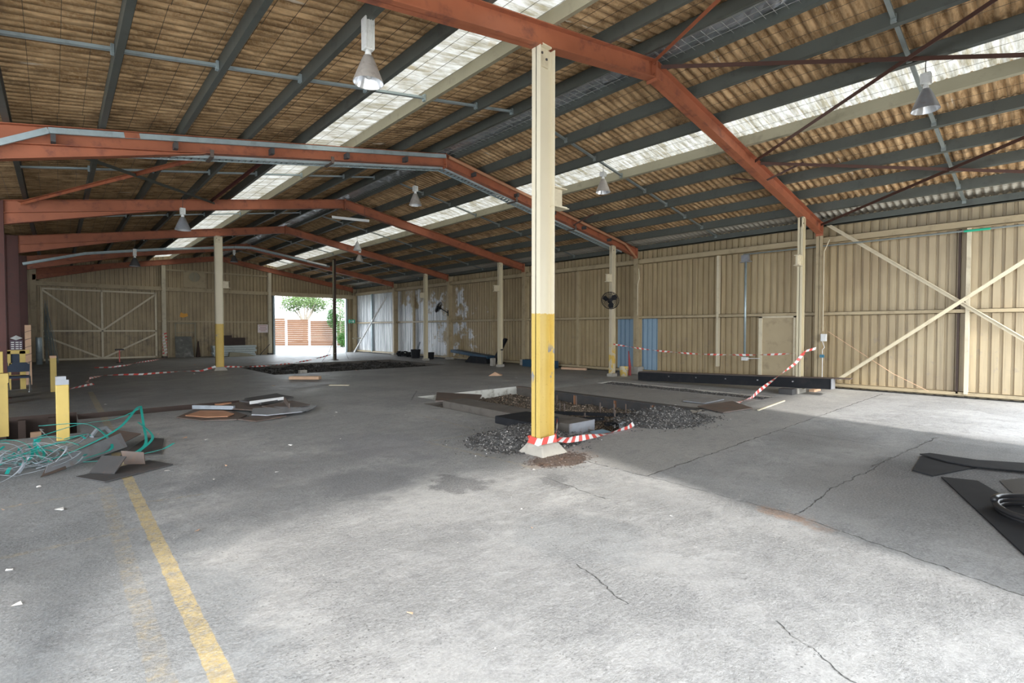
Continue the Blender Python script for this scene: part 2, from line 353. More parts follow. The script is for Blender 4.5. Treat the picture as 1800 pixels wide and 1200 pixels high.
# ------------------------------------------------------------------ mesh builder
class MB:
    def __init__(s): s.v = []; s.f = []; s.mi = []; s.k = 0
    def add(s, vs, fs):
        o = len(s.v); s.v += [tuple(v) for v in vs]; s.f += [tuple(i+o for i in f) for f in fs]; s.mi += [s.k]*len(fs)
    def box(s, x0, x1, y0, y1, z0, z1):
        s.add([(x, y, z) for z in (z0, z1) for y in (y0, y1) for x in (x0, x1)],
              [(0, 2, 3, 1), (4, 5, 7, 6), (0, 1, 5, 4), (2, 6, 7, 3), (0, 4, 6, 2), (1, 3, 7, 5)]); return s
    def bar(s, p, q, w, h, up=(0, 0, 1)):
        p = Vector(p); q = Vector(q); d = (q-p).normalized(); up = Vector(up)
        if abs(d.dot(up)) > .98: up = Vector((1, 0, 0))
        a = d.cross(up).normalized()*w/2; b = a.normalized().cross(d).normalized()*h/2
        s.add([p-a-b, p+a-b, p+a+b, p-a+b, q-a-b, q+a-b, q+a+b, q-a+b],
              [(0, 3, 2, 1), (4, 5, 6, 7), (0, 1, 5, 4), (1, 2, 6, 5), (2, 3, 7, 6), (3, 0, 4, 7)]); return s
    def tube(s, pts, r, n=8, cap=True):
        pts = [Vector(p) for p in pts]; rs = r if isinstance(r, (list, tuple)) else [r]*len(pts); vs = []; fs = []; m = len(pts)
        prev = None
        for i, p in enumerate(pts):
            d = (pts[min(i+1, m-1)]-pts[max(i-1, 0)]).normalized()
            if prev is None:
                a = d.cross(Vector((0, 0, 1)) if abs(d.z) < .9 else Vector((1, 0, 0))).normalized()
            else: a = (prev-d*prev.dot(d)).normalized()
            prev = a; b = d.cross(a)
            vs += [p+(a*math.cos(2*pi*k/n)+b*math.sin(2*pi*k/n))*rs[i] for k in range(n)]
        for i in range(m-1):
            fs += [(i*n+k, i*n+(k+1) % n, (i+1)*n+(k+1) % n, (i+1)*n+k) for k in range(n)]
        if cap: fs += [tuple(range(n))[::-1], tuple(range((m-1)*n, m*n))]
        s.add(vs, fs); return s
    def lathe(s, prof, c=(0, 0, 0), n=20):
        vs = []; fs = []
        for r, z in prof: vs += [(c[0]+r*math.cos(2*pi*k/n), c[1]+r*math.sin(2*pi*k/n), c[2]+z) for k in range(n)]
        for i in range(len(prof)-1):
            fs += [(i*n+k, i*n+(k+1) % n, (i+1)*n+(k+1) % n, (i+1)*n+k) for k in range(n)]
        s.add(vs, fs); return s
    def prism(s, poly, a0, a1, axis='y'):
        n = len(poly)
        def mk(u, v, a): return {'y': (u, a, v), 'z': (u, v, a), 'x': (a, u, v)}[axis]
        s.add([mk(u, v, a0) for u, v in poly]+[mk(u, v, a1) for u, v in poly],
              [tuple(range(n)), tuple(range(n, 2*n))[::-1]]+[(i, i+n, (i+1) % n+n, (i+1) % n) for i in range(n)]); return s
    def quad(s, *p): s.add(p, [tuple(range(len(p)))]); return s
    def build(s, name, mat, parent=None, smooth=False, origin=None):
        me = bpy.data.meshes.new(name); o0 = Vector((0, 0, 0))
        if origin is not None: o0 = Vector(origin)
        elif parent is None and s.v:
            xs = list(zip(*s.v)); o0 = Vector(((min(xs[0])+max(xs[0]))/2, (min(xs[1])+max(xs[1]))/2, min(xs[2])))
        if parent is not None: o0 = ROOTLOC[parent]
        me.from_pydata([tuple(Vector(v)-o0) for v in s.v], [], s.f)
        mats = mat if isinstance(mat, (list, tuple)) else [mat]
        for m in mats: me.materials.append(MT[m])
        if len(mats) > 1: me.polygons.foreach_set('material_index', s.mi)
        bm = bmesh.new(); bm.from_mesh(me); bmesh.ops.recalc_face_normals(bm, faces=bm.faces); bm.to_mesh(me); bm.free()
        if smooth: me.polygons.foreach_set('use_smooth', [True]*len(me.polygons))
        o = bpy.data.objects.new(name, me); COL.objects.link(o)
        if parent is None: o.location = o0
        else: o.parent = parent
        ROOTLOC[o] = o0
        return o
ROOTLOC = {}
def tag(o, label=None, cat=None, group=None, kind=None):
    if label: o['label'] = label
    if cat: o['category'] = cat
    if group: o['group'] = group
    if kind: o['kind'] = kind
    return o
def thing(name, loc, label, cat, group=None):
    o = bpy.data.objects.new(name, None); COL.objects.link(o); o.location = loc; o.empty_display_size = .1
    ROOTLOC[o] = Vector(loc); return tag(o, label, cat, group)
def struct(o, label=None): return tag(o, label, None, None, 'structure')
def bevel(o, w=.008, seg=2):
    m = o.modifiers.new('bevel', 'BEVEL'); m.width = w; m.segments = seg; m.limit_method = 'ANGLE'; return o

# ------------------------------------------------------------------ dimensions
BAY, Y1 = 5.836, 4.549
FY = [Y1+BAY*(i-1) for i in range(7)]        # frame planes 0..6 (6 = back gable)
XR, XL, XW, RID, SL = 15.363, -.86, 15.72, 7.15, .1737
YB, YF = 33.90, -1.45
def ztop(x): return 5.9-SL*abs(x-RID) if x > -.95 else 5.9-SL*(RID+.95)+SL*(-.95-x)
def zroof(x): return ztop(x)+.225

# ------------------------------------------------------------------ ground, floor, pits
holes = [(5.8, 6.3, 4.95, 9.25, .10), (6.3, 9.5, 4.75, 10.3, .75), (11.9, 12.65, 4.65, 9.4, .10),
         (-6, .25, 10.2, 12.8, .8), (.25, 3.0, 11.7, 12.45, .5), (5.6, 13.0, 18.6, 24.0, .40)]
def floor():
    xs = sorted({-9, 15.9}|{h[0] for h in holes}|{h[1] for h in holes}); ys = sorted({-1.6, 34.0}|{h[2] for h in holes}|{h[3] for h in holes})
    m = MB()
    for i in range(len(xs)-1):
        for j in range(len(ys)-1):
            cx, cy = (xs[i]+xs[i+1])/2, (ys[j]+ys[j+1])/2
            if any(h[0] < cx < h[1] and h[2] < cy < h[3] for h in holes): continue
            m.quad((xs[i], ys[j], 0), (xs[i+1], ys[j], 0), (xs[i+1], ys[j+1], 0), (xs[i], ys[j+1], 0))
    struct(m.build('floor', 'floor_concrete', origin=(0, 0, 0)), 'worn grey concrete floor with faded yellow lines')
floor()
def liner(name, x0, x1, y0, y1, d, mats, label, gap=()):
    m = MB()
    # 0 floor, 1 walls
    m.k = 0; m.quad((x0, y0, -d), (x1, y0, -d), (x1, y1, -d), (x0, y1, -d))
    m.k = 1
    if 'l' not in gap: m.quad((x0, y0, -d), (x0, y1, -d), (x0, y1, 0), (x0, y0, 0))
    if 'r' not in gap: m.quad((x1, y0, -d), (x1, y1, -d), (x1, y1, 0), (x1, y0, 0))
    if 'f' not in gap: m.quad((x0, y0, -d), (x1, y0, -d), (x1, y0, 0), (x0, y0, 0))
    m.k = 2
    if 'b' not in gap: m.quad((x0, y1, -d), (x1, y1, -d), (x1, y1, 0), (x0, y1, 0))
    return struct(m.build(name, mats), label)
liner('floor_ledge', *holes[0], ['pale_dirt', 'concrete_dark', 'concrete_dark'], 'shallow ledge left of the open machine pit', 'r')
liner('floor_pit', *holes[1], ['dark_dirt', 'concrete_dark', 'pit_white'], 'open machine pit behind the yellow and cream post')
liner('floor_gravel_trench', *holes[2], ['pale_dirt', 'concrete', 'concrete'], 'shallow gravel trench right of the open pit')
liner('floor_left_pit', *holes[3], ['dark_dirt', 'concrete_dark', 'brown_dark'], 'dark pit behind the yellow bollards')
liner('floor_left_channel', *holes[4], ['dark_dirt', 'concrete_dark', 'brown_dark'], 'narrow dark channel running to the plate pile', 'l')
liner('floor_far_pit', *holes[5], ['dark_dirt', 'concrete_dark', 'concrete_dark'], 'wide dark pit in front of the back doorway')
g = MB(); g.quad((-80, -60, -.04), (120, -60, -.04), (120, -1.6, -.04), (-80, -1.6, -.04))
struct(g.build('ground', 'outdoor_ground', origin=(0, 0, 0)), 'pale sunlit concrete yard outside')
simple('asphalt', (.115, .115, .112), .9, 0, .2, 2)
g = MB(); g.quad((-80, 34, -.04), (120, 34, -.04), (120, 160, -.04), (-80, 160, -.04))
struct(g.build('ground_back', 'asphalt', origin=(0, 0, 0)), 'sunlit asphalt lane behind the building')

def heap(name, cx, cy, rx, ry, h, mat, label, cat, n=900, size=.035, z0=0., seed=1, flat=False, rect=None, pieces=True):
    rr = random.Random(seed); m = MB(); N = 44
    def H(x, y):
        if rect:
            e = min((x-rect[0]), (rect[1]-x), (y-rect[2]), (rect[3]-y))
            q = h*(.65+.5*noise.noise(Vector((x*1.3, y*1.3, seed))))
        else:
            d = math.hypot((x-cx)/rx, (y-cy)/ry); d *= 1+.25*noise.noise(Vector((x*2, y*2, seed)))
            q = h*max(0, math.cos(min(1, d)*pi/2))**1.3
            if d > 1: return z0-.02
        return z0+q+.035*h/.3*noise.noise(Vector((x*9, y*9, seed)))
    x0, x1, y0, y1 = rect if rect else (cx-rx*1.25, cx+rx*1.25, cy-ry*1.25, cy+ry*1.25)
    vs = []; fs = []
    for j in range(N+1):
        for i in range(N+1):
            x = x0+(x1-x0)*i/N; y = y0+(y1-y0)*j/N; vs.append((x, y, H(x, y)))
    for j in range(N):
        for i in range(N): fs.append((j*(N+1)+i, j*(N+1)+i+1, (j+1)*(N+1)+i+1, (j+1)*(N+1)+i))
    if not rect:
        keep = []
        for f in fs:
            if any(vs[i][2] > z0-.015 for i in f): keep.append(f)
        fs = keep
    m.add(vs, fs)
    for _ in range(n if pieces else 0):
        if rect: x = rr.uniform(x0+.03, x1-.03); y = rr.uniform(y0+.03, y1-.03)
        else:
            a = rr.uniform(0, 2*pi); q = math.sqrt(rr.random())*(1.12 if rr.random() > .15 else 1.5); x = cx+rx*q*math.cos(a); y = cy+ry*q*math.sin(a)
        z = max(H(x, y), z0+.004); s = size*rr.uniform(.35, 1.15)
        c = Vector((x, y, z)); p = [c+Vector((rr.uniform(-1, 1), rr.uniform(-1, 1), rr.uniform(-.5, .8)))*s for _ in range(5)]
        m.add(p, [(0, 1, 2), (0, 2, 3), (0, 3, 1), (1, 3, 4), (1, 4, 2), (2, 4, 3)])
    return tag(m.build(name, mat), label, cat, None, 'stuff')
heap('rubble_fill', 0, 0, 0, 0, .22, 'rubble', 'loose rubble and broken brick filling the open machine pit', 'rubble', 3600, .055, -.36, 3, rect=(6.36, 9.42, 4.78, 10.27))
heap('gravel_heap', 8.0, 4.80, .95, .68, .20, 'gravel', 'dark gravel heap spilling over the front edge of the pit', 'gravel', 2600, .028, 0, 4)
heap('gravel_heap', 5.0, 5.25, .85, .70, .20, 'gravel', 'dark gravel heap behind the base of the yellow post', 'gravel', 2000, .026, 0, 5)
heap('gravel_fill', 0, 0, 0, 0, .06, 'gravel', 'dark gravel filling the narrow trench right of the pit', 'gravel', 1500, .028, -.07, 6, rect=(11.92, 12.63, 4.67, 9.38))
heap('grit_fill', 0, 0, 0, 0, .03, 'pale_dirt', 'brown grit lying on the ledge left of the pit', 'grit', 260, .02, -.095, 7, rect=(5.82, 6.3, 4.97, 9.23))
heap('debris_fill', 0, 0, 0, 0, .25, 'dark_dirt', 'black debris filling the wide far pit before the doorway', 'debris', 1800, .10, -.30, 8, rect=(5.65, 12.95, 18.65, 23.95))
heap('leaf_litter', 4.55, 4.15, .42, .28, .02, 'rust_plate', 'brown leaf litter scattered in front of the yellow post', 'leaves', 500, .018, 0, 9)

# ------------------------------------------------------------------ roof sheets
def corr(name, x0, x1, mat, label, off=0., nx=1, left=False):
    m = MB(); P = .146; seg = 8; n = int((YB+.25-(YF-.2))/P*seg); vs = []; fs = []
    for j in range(n+1):
        y = YF-.2+j*P/seg; w = .030*math.sin(2*pi*y/P)
        for i in range(nx+1):
            x = x0+(x1-x0)*i/nx; vs.append((x, y, zroof(x)+w+off))
    k = nx+1
    for j in range(n):
        for i in range(nx): fs.append((j*k+i, j*k+i+1, (j+1)*k+i+1, (j+1)*k+i))
    m.add(vs, fs); o = m.build(name, mat, smooth=True, origin=(0, 0, 0)); return struct(o, label)
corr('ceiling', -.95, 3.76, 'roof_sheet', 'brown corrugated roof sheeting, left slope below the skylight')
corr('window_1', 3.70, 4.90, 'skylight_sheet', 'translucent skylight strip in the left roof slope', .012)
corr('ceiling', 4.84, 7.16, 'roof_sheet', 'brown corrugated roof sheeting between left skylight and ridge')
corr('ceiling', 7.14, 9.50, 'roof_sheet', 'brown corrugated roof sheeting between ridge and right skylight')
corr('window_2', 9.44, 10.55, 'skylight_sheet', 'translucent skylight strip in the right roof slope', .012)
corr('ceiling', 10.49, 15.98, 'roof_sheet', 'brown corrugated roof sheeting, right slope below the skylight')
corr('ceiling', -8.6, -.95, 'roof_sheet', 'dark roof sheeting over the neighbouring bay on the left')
# wire safety mesh
m = MB()
def wz(x): return zroof(x)-.035
x = -.8
while x < 15.6:
    if abs(x-RID) > .2:
        for k in range(9):
            ya = YF+.06+k*3.89; yb = ya+3.89; xa = x+R.uniform(-.02, .02)
            m.bar((xa, ya, wz(xa)-R.uniform(0, .012)), (x+R.uniform(-.02, .02), yb, wz(x)-R.uniform(0, .012)), .004, .004)
    x += .29
tag(m.build('safety_mesh', 'wire', origin=(0, 0, 0)), 'thin wire safety mesh stretched under the brown roof sheets', 'wire mesh', None, 'stuff')
# foil at the ridge with light wire under it
m = MB(); N = 420; vs = []; fs = []
for j in range(N+1):
    y = YF+(YB-YF)*j/N
    for i in range(6):
        x = 6.90+.50*i/5; vs.append((x, y, 5.99+.05*noise.noise(Vector((x*9, y*5, 0)))+(.02 if i in (2, 3) else 0)))
for j in range(N):
    for i in range(5): fs.append((j*6+i, j*6+i+1, (j+1)*6+i+1, (j+1)*6+i))
m.add(vs, fs)
fo = thing('ridge_insulation', (7.15, 16, 5.95), 'crinkled silver foil held up by wire mesh along the roof ridge', 'insulation')
m.build('foil', 'foil', fo)
m = MB()
for k in range(int((YB-YF)/.15)): m.bar((6.86, YF+k*.15, 5.93), (7.44, YF+k*.15, 5.93), .005, .005)
for xx in (7.0, 7.15, 7.3): m.bar((xx, YF, 5.93), (xx, YB, 5.93), .005, .005)
tag(m.build('mesh_wire', 'wire_light', fo), None, None, None, 'stuff')

# ------------------------------------------------------------------ purlins
def channel(m, x, y0, y1, side):       # C section with its flanges towards +x, tilted to the slope
    sl = -SL*side
    def q(u, v): return (x+u-v*sl*.0, ztop(x)+v+u*sl)
    h, w, t = .2, .075, .009
    for poly in ([q(0, 0), q(t, 0), q(t, h), q(0, h)], [q(t, 0), q(w, 0), q(w, t), q(t, t)], [q(t, h-t), q(w, h-t), q(w, h), q(t, h)], [q(w-t, t), q(w, t), q(w, .028), q(w-t, .028)]):
        m.prism(poly, y0, y1)
RP = [7.44, 8.41, 9.41, 10.45, 11.49, 12.54, 13.55, 14.55]
LP = [6.80, 5.90, 4.78, 3.70, 2.70, 1.65, .58, -.50]
ordn = ['first', 'second', 'third', 'fourth', 'fifth', 'sixth', 'seventh', 'eighth']
for side, lst in ((1, RP), (-1, LP)):
    for i, x in enumerate(lst):
        beige = abs(x-10.45) < .1 or abs(x-4.78) < .1
        sn = 'right' if side > 0 else 'left'
        if beige: lab = 'beige steel purlin along the lower edge of the right skylight' if side > 0 else 'beige steel purlin along the ridge side of the left skylight'
        else: lab = 'long dark grey steel purlin, %s down from the ridge on the %s slope' % (ordn[i], sn)
        mm = MB(); channel(mm, x-.035, YF+.02, YB-.05, side)
        tag(mm.build('roof_purlin', 'purlin_beige' if beige else 'purlin_grey'), lab, 'purlin', 'purlins of the shed roof')
mm = MB(); mm.box(15.40, 15.48, YF+.02, YB-.05, 4.40, 4.56); mm.box(15.40, 15.60, YF+.02, YB-.05, 4.40, 4.412)
tag(mm.build('eaves_purlin', 'purlin_grey'), 'deep dark green-grey eaves beam along the top of the right wall', 'beam')
mm = MB()
for xx in (-2.0, -3.2, -4.4, -5.6, -6.8): channel(mm, xx, YF, YB-.1, -1)
struct(mm.build('trim_1', 'purlin_grey'), 'purlins over the neighbouring bay')

# bridging rows
for k in range(6):
    yb = FY[0]+BAY*(k+.5)
    near = ['nearest', 'second', 'third', 'fourth', 'fifth', 'farthest'][k]
    for side, lst, sn in ((-1, LP, 'left'), (1, RP+[15.45], 'right')):
        mm = MB(); q = sorted(lst)
        for a, b in zip(q[:-1], q[1:]):
            za, zb = ztop(a)+.075, ztop(b)+.075
            mm.bar((a+.0, yb, za), (b-.045, yb, zb), .055, .035)
            mm.box(b-.075, b-.04, yb-.035, yb+.035, zb-.06, zb+.05)
        tag(mm.build('purlin_bridging', 'galv' if side < 0 else 'galv_dull'), '%s row of galvanised bridging pieces between the purlins of the %s slope' % (near, sn), 'bridging', 'bridging rows of the roof')

# ------------------------------------------------------------------ portal frames
near7 = ['frontmost', 'nearest', 'second', 'third', 'fourth', 'fifth', 'back gable']
def ibeam_poly(m, top, bot, y, w=.165, tf=.013, tw=.011):
    # top, bot: lists of (x,z) left->right
    for (a, b), (c, d) in zip(zip(top[:-1], top[1:]), zip(bot[:-1], bot[1:])):
        m.prism([(c[0], c[1]), (d[0], d[1]), (b[0], b[1]), (a[0], a[1])], y-tw/2, y+tw/2)
        m.prism([(a[0], a[1]-tf), (b[0], b[1]-tf), (b[0], b[1]), (a[0], a[1])], y-w/2, y+w/2)
        m.prism([(c[0], c[1]), (d[0], d[1]), (d[0], d[1]+tf), (c[0], c[1]+tf)], y-w/2, y+w/2)
D = .287
for i, y in enumerate(FY):
    y = y if i < 6 else y-.12
    mat = 'oxide'
    lab = {0: 'rust-red roof frame over the front doorway', 1: 'rust-red steel roof frame nearest the camera, resting on the yellow post',
           2: 'rust-red roof frame carrying the galvanised channel along its face', 3: 'rust-red roof frame, third from the front, above a fluorescent tube',
           4: 'rust-red roof frame resting on the farther yellow and cream post', 5: 'rust-red roof frame behind the sagging cable tray',
           6: 'rust-red roof frame against the back gable wall'}[i]
    t = thing('portal_frame', (RID, y, 5.9), lab, 'roof frame', 'rust-red portal roof frames')
    m = MB(); ibeam_poly(m, [(RID, 5.9), (15.34, ztop(15.34))], [(RID, 5.9-D), (15.34, ztop(15.34)-D)], y)
    m.build('rafter', mat, t)
    m = MB(); ibeam_poly(m, [(XL, ztop(XL)), (RID, 5.9)], [(XL, ztop(XL)-D), (RID, 5.9-D)], y); m.build('rafter', mat, t)
    m = MB(); hb = lambda x: ztop(x)-D
    m.prism([(XL, hb(XL)-.26), (2.0, hb(2.0)), (XL, hb(XL))], y-.006, y+.006)
    m.prism([(XL, hb(XL)-.26), (2.0, hb(2.0)-.012), (2.0, hb(2.0)), (XL, hb(XL)-.248)], y-.082, y+.082); m.build('haunch', mat, t)
    m = MB(); m.box(RID-.018, RID+.018, y-.09, y+.09, 5.9-D-.05, 5.91)
    for zz in (5.68, 5.82):
        for s2 in (-.05, .05): m.box(RID-.04, RID+.04, y+s2-.012, y+s2+.012, zz-.012, zz+.012)
    m.build('apex_plate', mat, t)
    m = MB(); m.box(15.33, 15.362, y-.09, y+.09, ztop(15.34)-D-.06, ztop(15.34)+.02)
    m.build('end_plate', mat, t)
    # left supporting column
    c = thing('steel_column', (XL-.16, y, 0), {0: 'red-brown steel column at the left side of the front doorway', 1: 'red-brown left column of the nearest roof frame',
         2: 'red-brown left column of the second roof frame', 3: 'red-brown left column at the very edge of the photo', 4: 'dark red-brown steel column with the folded white notices',
         5: 'dark red-brown steel column half hidden behind another one', 6: 'cream corner column at the left end of the back wall'}[i], 'column', 'left-hand steel columns')
    m = MB(); x0, x1 = XL-.30, XL
    zt = ztop(x1)
    cm = 'oxide_dark' if i < 6 else 'cream_wall'
    if i == 6: x0, x1 = -.95, -.72
    m.box(x0, x0+.013, y-.085, y+.085, 0, zt); m.box(x1-.013, x1, y-.085, y+.085, 0, zt); m.box(x0, x1, y-.006, y+.006, 0, zt)
    m.build('shaft', cm, c)
    m = MB(); m.box(x0-.05, x1+.05, y-.12, y+.12, 0, .02); m.build('base_plate', cm, c)
    if i < 6:
        m = MB(); ibeam_poly(m, [(-7.5, ztop(-7.5)), (x0, ztop(x0))], [(-7.5, ztop(-7.5)-D), (x0, ztop(x0)-D)], y)
        m.prism([(x0, ztop(x0)-D-.3), (x0, ztop(x0)-D), (x0-1.6, ztop(x0-1.6)-D)], y-.08, y+.08)
        tag(m.build('annexe_rafter', 'oxide_dark'), 'dark red rafter over the left-hand bay, %s of its row' % near7[i], 'rafter', 'rafters over the left-hand bay')

# right wall columns
for i, y in enumerate(FY):
    yy = y if i < 6 else y-.1
    lab = ['cream wall column beside the front corner of the right wall', 'cream wall column with the hanging white switch box, right wall', 'cream wall column beside the fan post, standing on a pale block',
           'cream wall column just left of the foreground post', 'cream wall column right of the tilted black fan', 'cream wall column between the two bays of bare silver sheeting', 'cream corner column with the green exit sign'][i]
    c = thing('wall_column', (XR+.15, yy, 0), lab, 'column', 'cream columns of the right wall')
    m = MB(); m.box(XR, XR+.013, yy-.085, yy+.085, .12, ztop(XR)); m.box(XR+.287, XR+.30, yy-.085, yy+.085, .12, ztop(XR)); m.box(XR, XR+.3, yy-.006, yy+.006, .12, ztop(XR))
    m.build('shaft', 'cream_wall', c)
    m = MB(); m.prism([(XR-.08, 0), (XR+.34, 0), (XR+.32, .26 if i in (2,3) else .12), (XR-.03, .26 if i in (2,3) else .12)], yy-.16, yy+.16); bevel(m.build('base_block', 'concrete', c), .015)
    if i:
        m = MB(); m.box(XR-.004, XR+.1, yy-.1, yy+.1, 3.55, 3.57) if i == 1 else m.box(XR-.003, XR+.02, yy-.09, yy+.09, 3.86, 3.88)
        m.build('splice_plate', 'cream_wall', c)

def post(x, y, dx, dy, zt, mat, lab, side, brk=True, base='block', capmat='cream', t=.012):
    c = thing('crane_post', (x, y, 0), lab, 'post', 'cream posts carrying the old crane brackets')
    m = MB(); z0 = .12 if base == 'block' else .10
    m.box(x-dx/2, x-dx/2+t, y-dy/2, y+dy/2, z0, zt); m.box(x+dx/2-t, x+dx/2, y-dy/2, y+dy/2, z0, zt); m.box(x-dx/2, x+dx/2, y-t/2, y+t/2, z0, zt)
    m.build('shaft', mat, c)
    if base == 'block':
        m = MB(); a, b = dx/2+.02, dx/2+.10
        m.add([(x-b, y-b, 0), (x+b, y-b, 0), (x+b, y+b, 0), (x-b, y+b, 0), (x-a, y-a+.02, .13), (x+a, y-a+.02, .13), (x+a, y+a-.02, .13), (x-a, y+a-.02, .13)],
              [(3, 2, 1, 0), (4, 5, 6, 7), (0, 1, 5, 4), (1, 2, 6, 5), (2, 3, 7, 6), (3, 0, 4, 7)])
        bevel(m.build('base_block', 'concrete', c), .015)
    else:
        m = MB(); m.box(x-dx/2-.04, x+dx/2+.04, y-dy/2-.05, y+dy/2+.05, 0, .10); m.build('base_block', 'concrete', c)
    m = MB(); m.box(x-.10, x+.06, y-t/2-.02, y-t/2, zt-.24, zt-.01); m.box(x-.10, x+.06, y-dy/2-.01, y, zt-.012, zt+.008)
    cp = m.build('cap_cleat', capmat, c)
    for bx, bz in ((-.06, -.08), (.02, -.14)):
        m = MB(); m.box(x+bx-.012, x+bx+.012, y-t/2-.035, y-t/2-.02, zt+bz-.012, zt+bz+.012); m.build('bolt', 'steel_dark', cp)
    if brk:
        m = MB(); xa = x+side*dx/2; xb = xa+side*.24; a, b = min(xa, xb), max(xa, xb)
        m.box(a, b, y-dy/2, y+dy/2, 3.20, 3.215); m.box(a, b, y-dy/2, y+dy/2, 3.44, 3.455)
        m.box(a, b-.04 if side > 0 else b, y-.02, y+.02, 3.215, 3.44); m.box(a-.02, b+.03, y-dy/2-.01, y+dy/2+.01, 3.19, 3.20)
        m.build('crane_bracket', capmat, c)
    return c
zt = lambda x: ztop(x)-D
post(4.66, FY[1], .27, .15, zt(4.66)-.005, 'post_paint', 'big foreground post, cream above and yellow below, tape tied round its foot', 1)
post(4.66, FY[4], .27, .15, zt(4.66)-.005, 'post_paint', 'farther post, cream above and yellow below, standing before the back wall', 1)
post(14.0, FY[1], .20, .12, zt(14.0)-.005, 'prop_paint', 'slim cream post near the right wall that both tapes are tied to', -1, base='pad', capmat='cream')
post(14.0, FY[2], .20, .12, zt(14.0)-.005, 'prop_chipped', 'slim cream post carrying the round black fan', -1, base='pad')
post(14.0, FY[3], .20, .12, zt(14.0)-.005, 'prop_paint', 'slim cream post beside the black and blue scrap', -1, base='pad')
post(14.0, FY[4], .20, .12, zt(14.0)-.005, 'prop_paint', 'slim cream post left of the tilted black fan', -1, base='pad', capmat='cream')

# dark square post in front of the doorway
t = thing('square_post', (10.75, 25.67, 0), 'slim dark brown post in front of the open doorway', 'post')
m = MB(); m.box(10.69, 10.81, 25.61, 25.73, 0, 5.24); m.build('shaft', 'brown_dark', t)
m = MB(); m.box(10.672, 10.69, 25.6, 25.74, 0, 5.2); m.build('cover_strip', 'purlin_beige', t)
m = MB(); m.box(10.62, 10.88, 25.54, 25.8, 0, .02); m.build('base_plate', 'brown_dark', t)

# ------------------------------------------------------------------ roof bracing
def angle(name, p, q, mat, lab, w=.06, cat='brace', grp='diagonal roof braces'):
    m = MB(); m.bar(p, q, w, .008); pv = Vector(p); qv = Vector(q)
    o = Vector((0, 0, -w/2)); d = (qv-pv).normalized(); a = d.cross(Vector((0, 0, 1))).normalized()*(w/2)
    m.bar(pv+a+o, qv+a+o, .008, w)
    return tag(m.build(name, mat), lab, cat, grp)
zb = lambda x: ztop(x)-.06
F0, F1, F2, F3 = FY[0]+.1, FY[1], FY[2], FY[3]
angle('roof_brace', (7.25, F1-.1, zb(7.25)), (10.95, F0, zb(10.95)), 'brace_brown', 'dark brace from the ridge end of the nearest frame towards the upper right edge')
angle('roof_brace', (10.95, F1-.1, zb(10.95)-.02), (7.25, F0, zb(7.25)-.02), 'brace_brown', 'dark brace rising from mid rafter across the right skylight')
angle('roof_brace', (11.15, F1-.1, zb(11.1)), (15.2, F0, zb(15.2)), 'brace_brown', 'dark nearly level brace right of the nearest frame below the lamp')
angle('roof_brace', (15.2, F1-.1, zb(15.2)-.02), (11.1, F0, zb(11.1)-.02), 'brace_brown', 'dark brace rising from the right wall column head')
angle('roof_brace', (7.05, F1-.1, zb(7.05)), (3.5, F0, zb(3.5)), 'oxide', 'red brace running up from the ridge of the nearest frame to the top edge')
angle('roof_brace', (2.65, F2+.1, zb(2.65)), (-.6, F3-.1, zb(-.6)), 'oxide', 'red brace crossing behind the second frame on the left slope')
angle('roof_brace', (-.4, F2+.1, zb(-.4)-.02), (3.3, F3-.1, zb(3.3)-.02), 'purlin_grey', 'dark grey brace crossing the red brace on the left slope')
angle('roof_brace', (3.3, F2+.1, zb(3.3)), (3.2, F3-.1, zb(3.2)), 'oxide_dark', 'dark red strut running along the left slope behind the second frame', .05)
for (k, x, lab) in ((1, 11.6, 'short fly brace under the nearest rafter beside the skylight'), (2, 11.9, 'short fly brace under the second rafter, right slope')):
    y = FY[k]; m = MB(); m.bar((x, y-.02, ztop(x)-D+.02), (x+.15, y-.75, ztop(x+.1)+.02), .035, .035)
    m.bar((x, y+.02, ztop(x)-D+.02), (x+.15, y+.75, ztop(x+.1)+.02), .035, .035)
    tag(m.build('fly_brace', 'brace_brown'), lab, 'brace')

# galvanised channel and perforated tray on frame 2
t = thing('cable_channel', (3.5, F2-.12, 4.9), 'long galvanised channel bolted along the left face of the second rafter', 'channel')
def path_bar(m, pts, w, h):
    for a, b in zip(pts[:-1], pts[1:]): m.bar(a, b, w, h)
yc = F2-.125
m = MB(); path_bar(m, [(-1.0, yc, 4.0), (-.05, yc, 4.56), (RID-.05, yc, 5.815)], .05, .085); m.build('channel', 'galv', t)
m = MB(); path_bar(m, [(.85, yc, 4.72), (1.05, yc, 4.755)], .053, .088); m.build('joint_cover', 'oxide', t)
for x in (0.0, 1.55, 3.1, 4.6, 6.0):
    m = MB(); z = 5.8-SL*(RID-x); m.box(x-.03, x+.03, yc-.05, yc+.13, z-.16, z-.05); m.build('clip', 'steel_dark', t)
t = thing('cable_channel', (11, yc, 5), 'orange-brown channel running down the right side of the second rafter', 'channel')
m = MB(); path_bar(m, [(RID+.05, yc, 5.815), (14.55, yc, 4.53), (15.22, yc, 4.12)], .04, .06); m.build('channel', 'rust_bright', t)
for x in (8.0, 9.5, 11.0, 12.4, 13.7):
    m = MB(); z = 5.8-SL*(x-RID); m.box(x-.03, x+.03, yc-.03, yc+.13, z-.13, z-.04); m.build('clip', 'steel_dark', t)
t = thing('cable_tray', (3.9, F2+.12, 4.9), 'perforated galvanised cable tray hung behind the second rafter', 'cable tray')
